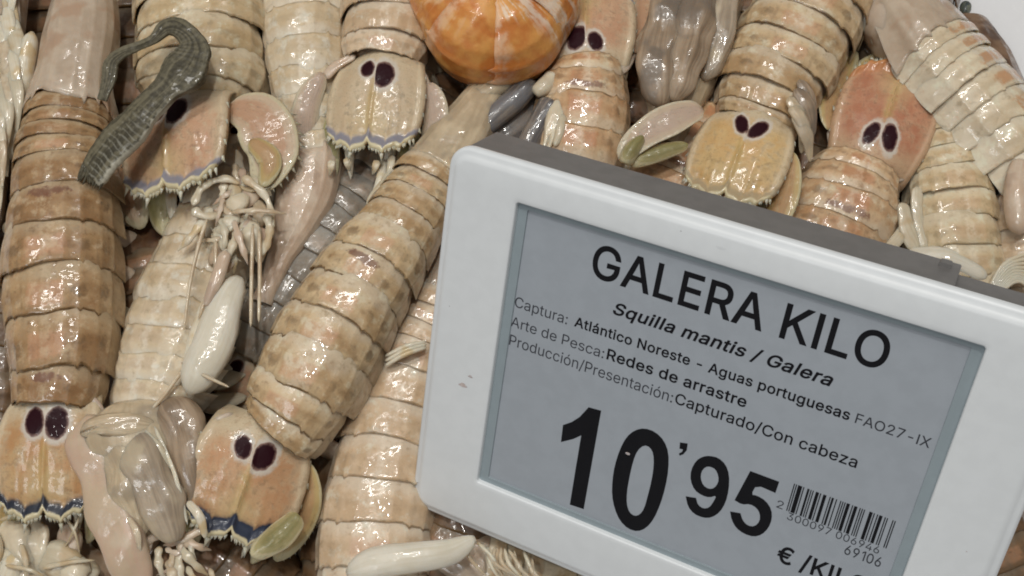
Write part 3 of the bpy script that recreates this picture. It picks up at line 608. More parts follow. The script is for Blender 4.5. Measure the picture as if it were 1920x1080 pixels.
# telson pointing up, right of the prawn
o, c = shrimp('mantis shrimp with its tail plate pointing up, directly right of the orange prawn',
    [(1099, 96, 3.42, 158), (1100, 120, 3.5, 168), (1098, 165, 3.55, 184), (1092, 220, 3.5, 186), (1084, 280, 3.4, 180), (1072, 360, 3.1, 170), (1055, 480, 2.6, 150), (1040, 620, 2.2, 130)],
    'shell_rosy', [24, 46, 66, 62, 62, 58, 54, 46, 30, 30], pig=(1,), tail=False)
telson(o, (1096, 106, 3.40), (1100, -58, 3.05), 196, T_PEACH, dome=.15, roll=.1)
uropods(o, (1098, 116, 3.45), (1100, -58, 3.05), 196, PAD_PEACH, PAD_GOLD)
limb(o, [(1052, 186, 3.4, 24), (1036, 235, 3.42, 34), (1016, 300, 3.3, 20)], 'claw_clear', 'swimming_limb', flat=.25, jit=.14, folds=(4, .15))
limb(o, [(1056, 215, 3.46, 14), (1050, 245, 3.48, 18), (1040, 275, 3.4, 10)], 'gill', 'swimming_limb', flat=.5, jit=.08)

# clear head at the top middle
o, c = shrimp('glassy grey mantis shrimp at the top middle, head down between two tail plates',
    [(1350, -420, 2.6, 150), (1340, -260, 2.8, 170), (1325, -130, 3.0, 176), (1308, -40, 3.1, 170), (1292, 60, 3.3, 168), (1276, 140, 3.3, 150), (1262, 210, 3.1, 110)],
    'shell_pale', [52, 56, 56, 54, 50, 44, 32, 30], carapace='carapace_grey', cara_len=250, cara_taper=(1, .75), thorax=0, head=False)
tube('raptorial_claw', [(1276, -40, 3.3, 70), (1250, 40, 3.5, 86), (1236, 120, 3.5, 84), (1240, 200, 3.3, 60)], M['lobe_brown'], o, n=50, m=26, flat=.55, tip=(.5, .35), jit=.09, folds=(5, .13))
tube('raptorial_claw', [(1328, -40, 3.5, 70), (1306, 50, 3.62, 78), (1284, 130, 3.6, 66), (1262, 190, 3.4, 40)], M['lobe_brown'], o, n=50, m=26, flat=.55, tip=(.5, .35), jit=.09, folds=(5, .13))
tube('raptorial_claw', [(1366, -40, 3.4, 50), (1352, 40, 3.5, 56), (1336, 110, 3.4, 50), (1318, 150, 3.2, 30)], M['lobe_grey'], o, n=50, m=26, flat=.55, tip=(.5, .35), jit=.09, folds=(5, .13))

# upper right with amber tail plate
o, c = shrimp('tan mantis shrimp at the upper right whose amber tail plate hangs over the tag edge',
    [(1421, 222, 3.66, 168), (1432, 196, 3.75, 178), (1448, 158, 3.85, 200), (1472, 104, 3.9, 216), (1500, 48, 3.9, 222), (1532, -14, 3.85, 220), (1566, -80, 3.7, 206), (1620, -200, 3.5, 180)],
    'shell_tan', [26, 46, 50, 52, 52, 54, 56, 48, 30], jag=.02, tail=False)
telson(o, (1416, 203, 3.76), (1350, 376, 3.95), 196, T_AMBER, dome=.15, roll=-.2)
uropods(o, (1414, 203, 3.78), (1338, 398, 3.8), 196, PAD_GOLD, PAD_OLIVE, roll=-.2, sides=(-1,))
paddle('uropod', o, [(1318, 205, 3.6, 40), (1260, 225, 3.65, 66), (1200, 260, 3.6, 56), (1160, 300, 3.5, 30)], PAD_PINK, cup=.12)
paddle('uropod', o, [(1290, 270, 3.6, 20), (1240, 282, 3.6, 36), (1178, 305, 3.5, 26)], PAD_OLIVE, cup=-.25, tip=(.3, .4))
tube('uropod', [(1205, 255, 3.75, 20), (1186, 275, 3.78, 34), (1170, 306, 3.7, 26)], PAD_OLIVE, o, flat=.4, cup=-.4, tip=(.5, .5))
for i in range(5):
    x0, y0 = 1484 + rnd.uniform(-10, 20), 150 + i * 16
    limb(o, [(x0, y0, 3.85, 20), (x0 + 24, y0 + 40, 3.85 + rnd.uniform(-.08, .08), 26), (x0 + 22 + rnd.uniform(-12, 12), y0 + 90, 3.5, 9)], rnd.choice(['carapace_grey', 'lobe_brown', 'carapace_grey']), 'swimming_limb', flat=.25, jit=.14, folds=(4, .12))
# rust tail plate pointing up
o, c = shrimp('rosy mantis shrimp with a rust-red tail plate pointing up above the tag edge',
    [(1630, 288, 3.44, 172), (1618, 312, 3.5, 184), (1606, 346, 3.55, 204), (1588, 396, 3.5, 212), (1566, 450, 3.4, 208), (1540, 520, 3.1, 196), (1510, 620, 2.7, 180), (1480, 740, 2.2, 160)],
    'shell_rosy', [26, 40, 56, 54, 54, 54, 52, 48, 32, 30], pig=(2,), jag=.02, tail=False)
telson(o, (1639, 290, 3.42), (1701, 106, 3.3), 196, T_RUST, dome=.14, roll=.05)
uropods(o, (1636, 300, 3.48), (1702, 106, 3.3), 196, PAD_GOLD, PAD_GOLD)
for pts in ([(1690, 380), (1700, 430), (1720, 470)], [(1720, 350), (1722, 400), (1735, 470)], [(1660, 470), (1690, 440), (1700, 420)]):
    limb(o, [(x, y, 3.0 - .05 * i, 24) for i, (x, y) in enumerate(pts)], 'gill', 'swimming_limb', flat=.25, jit=.14, folds=(3, .15))

# right hand pale ones
o, c = shrimp('cream mantis shrimp at the right edge running down behind the tag corner',
    [(1850, 640, 2.4, 170), (1836, 560, 2.9, 178), (1826, 480, 3.2, 180), (1814, 400, 3.3, 172), (1800, 325, 3.3, 158), (1778, 255, 3.2, 138), (1746, 190, 3.1, 118), (1706, 135, 3.0, 104), (1640, 70, 2.8, 110)],
    'shell_cream', [60, 62, 60, 56, 52, 48, 38, 32, 30, 28], cara_len=90)
limb(o, [(1700, 478, 2.9, 30), (1780, 486, 3.05, 44), (1850, 520, 3.0, 30)], 'claw_white', 'raptorial_claw', flat=.7, tip=(.5, .4))
o, c = shrimp('whitish mantis shrimp on its side with orange back patches beside the white tray',
    [(2065, 420, 2.8, 170), (2018, 310, 3.1, 200), (1956, 208, 3.35, 222), (1888, 124, 3.45, 232), (1818, 54, 3.45, 230), (1748, -12, 3.35, 210), (1668, -72, 3.1, 180), (1560, -140, 2.8, 150)],
    'shell_patch', [60, 64, 62, 60, 58, 54, 46, 34, 32], roll=.72, pleura=.14)
for i in range(12):
    t = i / 11; x0 = 1628 + 225 * t + rnd.uniform(-6, 6); y0 = 30 + 250 * t * (.8 + .2 * t) + rnd.uniform(-6, 6); w = rnd.uniform(26, 40); ang = 2.2 + rnd.uniform(-.5, .5); l = rnd.uniform(24, 40)
    limb(o, [(x0 - math.cos(ang) * l, y0 - math.sin(ang) * l, 3.0, w * .8), (x0, y0, 3.15, w), (x0 + math.cos(ang) * l, y0 + math.sin(ang) * l, 2.85, w * .5)], rnd.choice(['claw_clear', 'carapace_grey', 'gill']), 'swimming_limb', flat=.2, jit=.12, n=20, m=16, tip=(.7, .3), folds=(5, .10))
o, c = shrimp('pinkish mantis shrimp cut off by the right edge, feathery legs above the tag corner',
    [(1990, 640, 2.6, 130), (1965, 540, 3.0, 150), (1950, 450, 3.2, 150), (1945, 370, 3.3, 130), (1945, 290, 3.2, 110)],
    'shell_peach', [54, 56, 54, 50, 40], cara_len=60, carapace='limb_pink')
for i in range(9):
    a = -1.2 + i * .19
    limb(o, [(1850 + i * 2, 548 + i, 3.3, 7), (1885 + i * 3, 520 + a * 22, 3.4, 8), (1945, 470 + i * 11, 3.3, 6)], 'limb_pale', 'leg', m=8, jit=.02)
tube('raptorial_claw', [(1915, 300, 3.5, 40), (1908, 360, 3.6, 52), (1912, 440, 3.5, 40)], M['limb_pink'], o, flat=.8)

# under the amber tail plate
o, c = shrimp('rosy mantis shrimp mostly hidden, striped back showing between the amber tail plate and the tag',
    [(1360, 200, 2.6, 170), (1320, 260, 2.8, 190), (1285, 320, 2.9, 200), (1250, 390, 2.8, 200), (1210, 480, 2.4, 190), (1170, 580, 2.0, 170)],
    'shell_rosy', [46, 50, 50, 50, 48, 44, 36, 30], pig=(2,), belly='belly_dark')
# dark glassy one behind the tag's near corner
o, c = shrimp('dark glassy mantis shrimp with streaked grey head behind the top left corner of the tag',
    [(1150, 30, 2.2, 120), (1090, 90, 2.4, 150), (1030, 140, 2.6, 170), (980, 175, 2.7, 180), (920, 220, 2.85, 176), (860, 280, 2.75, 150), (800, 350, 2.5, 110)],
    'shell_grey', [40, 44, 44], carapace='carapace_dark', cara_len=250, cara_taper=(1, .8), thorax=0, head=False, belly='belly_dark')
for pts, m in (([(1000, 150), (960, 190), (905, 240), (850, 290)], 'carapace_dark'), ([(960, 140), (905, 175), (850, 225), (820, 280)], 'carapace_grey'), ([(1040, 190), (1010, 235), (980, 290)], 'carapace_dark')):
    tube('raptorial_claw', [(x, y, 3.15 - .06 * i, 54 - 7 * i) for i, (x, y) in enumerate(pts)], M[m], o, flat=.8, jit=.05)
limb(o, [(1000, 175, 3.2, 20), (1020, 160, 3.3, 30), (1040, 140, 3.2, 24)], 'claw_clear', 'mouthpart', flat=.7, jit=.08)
# upper left corner, legs in view
o, c = shrimp('pale mantis shrimp on its side in the top left corner, legs showing',
    [(-86, 460, 2.6, 110), (-84, 340, 2.8, 130), (-76, 220, 3.0, 140), (-66, 100, 3.1, 140), (-54, -20, 3.1, 140), (-40, -130, 3.0, 130)],
    'shell_cream', [60, 62, 60, 60, 56, 52, 40, 32], roll=-.9)
for i in range(26):
    y0 = -50 + i * 13; x0 = 34 - i * 1.3 + rnd.uniform(-22, 22); w = rnd.uniform(16, 30)
    limb(o, [(x0 - 16, y0 - 60, 3.3, w), (x0, y0, 3.45 + rnd.uniform(-.1, .1), w), (x0 - 8 + rnd.uniform(-8, 14), y0 + 80, 3.2, w * .35)], rnd.choice(['limb_pale', 'gill', 'limb_pale', 'limb']), 'swimming_limb', flat=.4, jit=.05, n=18)
# under the left telson
o, c = shrimp('mantis shrimp belly up in the bottom left corner below the navy-edged tail plate',
    [(-120, 1040, .25, 180), (-30, 1070, .3, 190), (70, 1100, .3, 200), (170, 1130, .3, 190), (280, 1170, .25, 180)],
    'shell_pale', [50, 56, 56, 54, 50, 44], roll=2.6, belly='belly')
for x0, y0, a, l, w, mt in ((-10, 985, .5, 120, 60, 'claw_clear'), (50, 975, 1.0, 110, 66, 'claw_clear'), (60, 1040, .2, 130, 58, 'gill'), (-20, 1050, .1, 120, 50, 'claw_clear'), (120, 985, 1.3, 100, 50, 'limb_pink'), (20, 1010, 1.4, 110, 44, 'limb_pale'), (105, 1050, .6, 90, 54, 'claw_clear'), (-30, 1000, 1.2, 100, 56, 'gill')):
    limb(o, [(x0, y0, 2.3, w * .7), (x0 + math.cos(a) * l * .35, y0 + math.sin(a) * l * .35, 2.5, w), (x0 + math.cos(a + .2) * l * .7, y0 + math.sin(a + .2) * l * .7, 2.45, w * .9), (x0 + math.cos(a) * l, y0 + math.sin(a) * l, 2.25, w * .5)], mt, 'raptorial_claw', flat=.38, jit=.15, n=24, folds=(3, .16), tip=(.5, .3))
for x0, y0, x1, y1, w in ((38, 1020, 48, 1090, 14), (0, 975, 60, 960, 9), (80, 1065, 180, 1050, 12), (120, 965, 150, 1040, 8), (10, 1060, 90, 1085, 10), (150, 960, 120, 1030, 7)):
    limb(o, [(x0, y0, 2.7, w * .8), ((x0 + x1) / 2 + 5, (y0 + y1) / 2 - 4, 2.78, w * .8), (x1, y1, 2.6, w * .3)], 'gill', 'leg', flat=.5, m=8, jit=.06)
# under the tag, bottom edge
o, c = shrimp('mantis shrimp mostly under the lower edge of the tag, thin yellowish legs showing',
    [(1300, 1180, 1.2, 190), (1200, 1120, 1.6, 200), (1090, 1080, 1.9, 200), (980, 1060, 2.2, 190), (880, 1040, 2.3, 170), (790, 1000, 2.2, 150)],
    'shell_cream', [60, 62, 60, 58, 54, 48, 36, 32])
for i in range(12):
    x0 = 880 + i * 11 + rnd.uniform(-6, 6); y0 = 1010 + i * 3 + rnd.uniform(-8, 8)
    limb(o, [(x0, y0, 2.8, 7), (x0 + rnd.uniform(0, 34), y0 + 34, 2.95, 8), (x0 + rnd.uniform(10, 90), y0 + 75, 2.7, 3)], rnd.choice(['limb_pale', 'limb']), 'leg', m=8, n=18, jit=.05)
# deeper layer seen only through the gaps, gap shade painted into its brown
deep = [[(230, 120), (240, 260), (236, 400), (230, 540), (220, 680)], [(420, 820), (420, 680), (440, 540), (480, 400), (520, 260)], [(640, 480), (690, 390), (740, 290), (790, 190), (840, 90)],
        [(1200, 360), (1210, 250), (1215, 140), (1225, 20), (1240, -90)], [(1480, 520), (1510, 400), (1540, 280), (1580, 150), (1640, 30)], [(1700, 620), (1720, 500), (1740, 380), (1750, 250), (1740, 120)],
        [(560, 1180), (460, 1110), (360, 1040), (260, 980), (150, 920)], [(760, 1160), (820, 1080), (860, 980), (890, 860), (920, 740)], [(1960, 1180), (1900, 1080), (1850, 960), (1790, 840), (1740, 720)],
        [(-60, 900), (-60, 760), (-50, 600), (-40, 440), (-30, 280)], [(40, 420), (50, 280), (60, 140), (70, 0), (80, -120)], [(640, 1120), (650, 980), (660, 840), (690, 700), (730, 580)],
        [(500, 330), (490, 200), (480, 80), (470, -40), (470, -150)], [(660, 260), (655, 130), (650, 0), (645, -120), (640, -240)], [(900, 420), (920, 300), (950, 180), (980, 60), (1000, -80)],
        [(1400, 330), (1410, 200), (1420, 60), (1430, -60), (1450, -180)], [(1900, 560), (1900, 440), (1895, 330), (1880, 230), (1850, 140)], [(1560, 130), (1620, 60), (1680, 10), (1720, -70), (1740, -170)], [(240, 260), (236, 140), (232, 20), (228, -100), (220, -220)], [(330, 900), (300, 780), (280, 660), (260, 520), (250, 400)]]
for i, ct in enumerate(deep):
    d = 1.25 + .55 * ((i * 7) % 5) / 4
    shrimp('brown mantis shrimp low in the heap, darkened with painted gap shade, only slivers showing', [(x, y, d + .5 * math.sin(math.pi * k / 4), 200 + 12 * math.sin(math.pi * k / 4)) for k, (x, y) in enumerate(ct)], 'shell_gap_shade', [60, 64, 64, 60, 58, 52, 40, 34], belly='belly_dark', carapace='belly_dark', group='shade-darkened brown shrimps low in the heap')
# ------------------------------------------------------------------ cooked prawn and dark strip
def prawn():
    t = NT('cooked_prawn_shell'); u, v = t.uv(); p = t.pos(); n1 = t.noise(p, 1.4, 3.0); n2 = t.noise(p, 5.0, 3.0, .6); A = ((u - .5) * 2.0).abs()
    x = t.n.new('ShaderNodeSeparateXYZ'); t.l.new(p.o, x.inputs[0]); px_, py_ = E(t, x.outputs[0]), E(t, x.outputs[1])
    c = t.mix((.56, .185, .040), (.68, .32, .085), t.ss(n1 * .75 + n2 * .25, .40, .62))
    stv = t.noise(t.vec(u * 3.0, v * 11.0, n1), 1.0, 3.0)
    c = t.mix(c, (.76, .56, .42), t.ss(v + (n2 - .5) * .22, .76, .94) * t.ss(n1 * .6 + n2 * .4, .36, .54) * .5)
    c = t.mix(c, (.76, .66, .54), t.ss(stv * .7 + n2 * .3, .46, .58) * t.ss(px_ + (n1 - .5) * .6, .15, .45) * t.ss(py_ + (n1 - .5) * .8, .15, .6) * .7)  # whitish highlight streaks painted into the shell colour, upper right
    c = t.mix(c, (.72, .45, .25), t.ss(stv * .5 + n1 * .5, .52, .62) * t.ss(px_ + n1 * .5, .0, -.7) * t.ss(py_, -.1, .5) * .8)
    m = wet(t, c, film=.7, sss=.35, rough=.28, bumps=n1)
    R = []
    for px, py, z, w in [(800, -250, 4.1, 140), (788, -140, 4.3, 166), (800, -50, 4.45, 186), (848, 36, 4.5, 200), (926, 72, 4.5, 206), (998, 44, 4.5, 198), (1044, -40, 4.4, 182), (1052, -140, 4.2, 160), (1040, -240, 4.0, 140)]:
        q = P(px, py, z); R.append([*q, cm(w, q)])
    c = Curve(R); o = thing('cooked_prawn', c.at(c.L * .5)[0, :3], 'curled orange cooked prawn at the top centre among the raw shrimps', 'prawn')
    L = c.L / 8.0
    for i in range(8):
        b = plate('tail_segment', c, i * L, (i + 1) * L, m, o, (0, 0, 1), .62, .52, lip=.03, jag=.012, pleura=.05, seed=i * 3.3, puff=.05)
    q = np.linspace(0, c.L, 40); a = c.at(q); T, U, Sd = c.frame(q, (0, 0, 1), .62); mm = 16; ph = np.linspace(0, 2 * math.pi, mm, endpoint=False)
    ctr = a[:, :3] - U * (a[:, 3] * .52)[:, None]; w = a[:, 3] * .9
    V = ctr[:, None, :] + Sd[:, None, :] * (w / 2)[:, None, None] * np.cos(ph)[None, :, None] + U[:, None, :] * (w * .46)[:, None, None] * np.sin(ph)[None, :, None]
    mesh_obj('flesh', V.reshape(-1, 3), grid_faces(40, mm, True), flesh_material('prawn_flesh', (.66, .48, .34), (.70, .60, .50)), o, np.stack([np.tile(np.cos(ph) * .5 + .5, 40), np.repeat(q / c.L, mm)], 1))
prawn()

def strip():
    t = NT('dark_strip_skin'); u, v = t.uv(); p = t.pos(); n1 = t.noise(p, 2.0, 3.0); n2 = t.noise(p, 8.0, 3.0, .6)
    w = t.math('SINE', v * 330.0 + n1 * 12.0)
    st = t.noise(t.vec(u * 11.0, v * 2.0, n1), 1.0, 3.0)
    c = t.mix((.045, .038, .022), (.145, .126, .078), t.ss(st * .6 + n2 * .4, .38, .62))
    c = t.mix(c, (.30, .29, .24), t.ss(w + (n2 - .5) * 1.5, .2, 1.1) * t.ss(u + (n2 - .5) * .8, .25, .6) * t.ss(v + (n1 - .5) * .3, .42, .12) * .45)
    c = t.mix(c, (.48, .45, .36), t.ss(u + (n2 - .5) * .3, .84, .97) * t.ss(v + (n1 - .5) * .4, .45, .25) * .75)
    m = wet(t, c, film=.25, sss=.0, rough=.52, bumps=w * .35 + st * 1.2 + n2 * .8)
    rows = [(168, 328, 3.95, 54), (196, 294, 4.15, 62), (240, 244, 4.40, 66), (288, 194, 4.55, 68), (332, 150, 4.62, 68), (360, 112, 4.65, 66), (364, 78, 4.66, 56), (340, 54, 4.66, 42), (312, 52, 4.62, 32), (288, 74, 4.58, 28), (258, 88, 4.52, 30), (228, 100, 4.45, 26), (208, 118, 4.38, 28), (202, 150, 4.3, 28), (190, 188, 4.2, 32)]
    o = tube('dark_strip', rows, m, None, n=120, m=22, flat=.22, tip=(1.0, .8), jit=.13, ribs=90, ribamp=.012, power=.6, folds=(4, .10))
    for i in range(22):
        x0, y0 = 150 + i * 2.0 + rnd.uniform(-3, 3), 318 + i * .8
        tube('bristle', [(x0 + 8, y0 - 14, 4.05, 6), (x0, y0 + 4, 4.02, 5), (x0 - 5 + rnd.uniform(-5, 5), y0 + rnd.uniform(14, 26), 3.95, 3)], m, o, n=8, m=5, jit=0)
    setp(o, 'dark olive-grey ribbed strip bent into a loop over the orange tail plate', 'strip')
strip()

# ------------------------------------------------------------------ the electronic price tag
TR = np.array([[0.8889015, -0.1292831, 0.43947698], [0.30104629, 0.88796573, -0.34768951], [-0.34529012, 0.44136464, 0.82823426]])
TT = np.array([34.2429801, 25.2338758, 208.39180451]) / 10
FL = np.diag([1, -1, -1])
def tag_pt(q):                       # tag millimetres (x right, y down, z into the tag) to the world
    return CAM + RC @ (FL @ (TR @ (np.asarray(q, float) / 10) + TT))
def tag_mm(px, py, z=0.0):
    d = np.array([(px - 960) / FPX, (py - 540) / FPX, 1.0]); n = TR[:, 2]; t0 = TT * 10 + n * z
    return (TR.T @ (d * ((n @ t0) / (n @ d)) - TT * 10))[:2]
RW = RC @ FL @ TR
tagM = Matrix([[*(RW @ np.array([1, 0, 0])), 0], [*(RW @ np.array([0, -1, 0])), 0], [*(RW @ np.array([0, 0, -1])), 0], [0, 0, 0, 1]]).transposed()
tagM.translation = Vector(tag_pt((0, 0, 0)))
tag = bpy.data.objects.new('price_tag', None); COL.objects.link(tag); tag.matrix_world = tagM
setp(tag, 'white electronic shelf price tag with grey screen reading GALERA KILO 10\'95', 'price tag')
def plain(name, col, rough, spec=.5, bump=0.0, scale=3.0, var=.03, coat=0.0):
    t = NT(name); p = t.pos(); n = t.noise(p, scale, 3.0)
    c = t.mix(tuple(x * (1 - var) for x in col), tuple(x * (1 + var) for x in col), t.ss(n, .35, .65))
    sm = t.ss(t.noise(p, 1.1, 4.0, .65), .55, .75)
    if bump:
        b = t.bump(t.noise(p, 60.0, 2.0), bump, .01); t.l.new(b.o, t.b.inputs['Normal'])
    return t.out(Base_Color=c, Roughness=rough + sm * .12, Specular_IOR_Level=spec, Coat_Weight=coat)
def rrect(x0, x1, y0, y1, r, n=8):
    pts = []
    for cx, cy, a0 in ((x1 - r, y1 - r, 0), (x0 + r, y1 - r, 90), (x0 + r, y0 + r, 180), (x1 - r, y0 + r, 270)):
        for k in range(n + 1):
            a = math.radians(a0 + 90 * k / n); pts.append((cx + r * math.cos(a), cy + r * math.sin(a)))
    return pts
def loops_mesh(name, loops, mat, parent, closed=False, cap0=False, cap1=False, smooth=True):
    """loops: lists of (x, y, z) in tag millimetres, y down, z into the tag."""
    m = len(loops[0]); V = [(x / 10, -y / 10, -z / 10) for l in loops for x, y, z in l]
    F = [f[::-1] for f in grid_faces(len(loops), m, True)]
    if closed: F += [((len(loops) - 1) * m + j, (len(loops) - 1) * m + (j + 1) % m, (j + 1) % m, j)[::-1] for j in range(m)]
    if cap0: F.append(tuple(range(m)))
    if cap1: F.append(tuple((len(loops) - 1) * m + j for j in range(m))[::-1])
    me = bpy.data.meshes.new(name); me.from_pydata(V, [], F); me.update(); me.materials.append(mat)
    o = bpy.data.objects.new(name, me); COL.objects.link(o); o.parent = parent
    me.polygons.foreach_set('use_smooth', np.full(len(me.polygons), smooth))
    return o
def L(r, z): return [(x, y, z) for x, y in r]
wh = plain('white_bezel_plastic', (.69, .715, .73), .36, bump=.05, var=.015)
X0, X1, Y0, Y1 = -57.6, 56.6, -39.6, 45.4
def outer(d, z): return L(rrect(X0 + d, X1 - d, Y0 + d, Y1 - d, max(.5, 4.6 - d)), z)
SX0, SX1, SY0, SY1 = -42.3, 42.4, -32.0, 32.1
def inner(d, z): return L(rrect(SX0 - d, SX1 + d, SY0 - d, SY1 + d, .6 + max(0, d)), z)
from_out = [outer(.15, 2.9), outer(0, 2.5), outer(0, 1.5), outer(.25, .95), outer(.7, .75), outer(1.15, .72), outer(1.55, .45), outer(2.0, .12), outer(2.6, 0), inner(1.2, 0), inner(.35, .02), inner(.1, .12), inner(0, .35), inner(-.05, 2.6)]
bez = loops_mesh('bezel', from_out, wh, tag)
sc = plain('screen_paper', (.335, .365, .402), .45, spec=.35, var=.025)
gl = plain('screen_border', (.27, .32, .345), .30, var=.02)
D0 = 1.15; D1 = 1.5
bx = rrect(SX0 - .4, SX1 + .4, SY0 - .4, SY1 + .4, .5)
ix = rrect(SX0 + 2.0, SX1 - 2.0, SY0 + 1.2, SY1 - 1.3, .3)
scr = loops_mesh('screen', [L(rrect(SX0 + 1.5, SX1 - 1.5, SY0 + .8, SY1 - .8, .3), D1)], sc, tag, cap0=True, smooth=False)
loops_mesh('screen_border', [L(bx, D0), L(ix, D0), L(rrect(SX0 + 2.05, SX1 - 2.05, SY0 + 1.25, SY1 - 1.35, .3), D0 + .1), L(rrect(SX0 + 2.05, SX1 - 2.05, SY0 + 1.25, SY1 - 1.35, .3), D1 + .1)], gl, scr, smooth=False)
cg = plain('grey_case_plastic', (.145, .138, .132), .5, bump=.25, var=.06)
CX0, CX1, CY0, CY1 = -56.4, 54.0, -37.4, 44.0
def case(d, z): return L(rrect(CX0 + d, CX1 - d, CY0 + d, CY1 - d, max(.6, 4 - d)), z)
cs = loops_mesh('case', [case(.6, 2.2), case(.5, 3.0), case(0, 3.3), case(0, 14.0), case(.4, 14.9), case(1.4, 15.4)], cg, tag, cap0=True, cap1=True)
def box(name, x0, x1, y0, y1, z0, z1, mat, par): return loops_mesh(name, [L(rrect(x0, x1, y0, y1, .3, 3), z0), L(rrect(x0, x1, y0, y1, .3, 3), z1)], mat, par, cap0=True, cap1=True, smooth=False)
box('case_ridge', -55.0, 35.0, -39.0, -36.0, 3.6, 14.6, cg, cs)
box('latch', 31.5, 33.5, -39.8, -38.5, 11.0, 13.0, cg, cs)
# a plastic spike behind carries the tag and stands in the heap
sp = [np.array(tag_pt((0, 20, 14))), np.array(tag_pt((0, 24, 20))), P(1330, 900, .2)]
def spike():
    V = []; F = []
    for i, p in enumerate(sp):
        for dx, dy in ((-.6, -.25), (.6, -.25), (.6, .25), (-.6, .25)): V.append(p + np.array([dx, dy, 0]) * (1 if i < 2 else .4))
    o = mesh_obj('support_spike', V, grid_faces(3, 4, True), cg, None, smooth=False)
    o.parent = tag; o.matrix_parent_inverse = tagM.inverted()
spike()

# grime: a reddish smear and specks on the bezel
smear = flesh_material('reddish_smear', (.55, .42, .38), (.62, .52, .48), None, scale=6)
def speck(name, x, y, w, h, mat):
    return loops_mesh(name, [[(x + w * k * math.cos(a) * (1 + .35 * math.sin(a * 3)), y + h * k * math.sin(a), -.01 - .05 * (1 - k)) for a in np.linspace(0, 2 * math.pi, 14, endpoint=False)] for k in (1, .55, .1)], mat, bez, cap1=True)
q = tag_mm(868, 722); speck('smear', q[0], q[1], .9, .5, smear)
q = tag_mm(882, 706); speck('smear', q[0], q[1], .5, .3, smear)
q = tag_mm(783, 905); speck('speck', q[0], q[1], .14, .14, cg)
for i in range(6):
    q = (rnd.uniform(X0 + 4, X1 - 4), rnd.choice([rnd.uniform(Y0 + 3, SY0 - 2), rnd.uniform(SY1 + 2, Y1 - 3)])) if i % 2 else (rnd.choice([rnd.uniform(X0 + 3, SX0 - 3), rnd.uniform(SX1 + 3, X1 - 3)]), rnd.uniform(Y0 + 4, Y1 - 4))
    r = rnd.uniform(.08, .18); speck('speck', q[0], q[1], r, r * .7, cg if i % 3 == 0 else smear)
q = tag_mm(1172, 857); loops_mesh('pale_fleck', [[(q[0] + .5 * k * math.cos(a), q[1] + .3 * k * math.sin(a), D1 - .06 - .05 * (1 - k)) for a in np.linspace(0, 6.283, 10, endpoint=False)] for k in (1, .5)], smear, scr, cap1=True)  # small pale raised fleck on the screen
q = tag_mm(1352, 462); speck('droplet', q[0], q[1], .8, .6, wh)
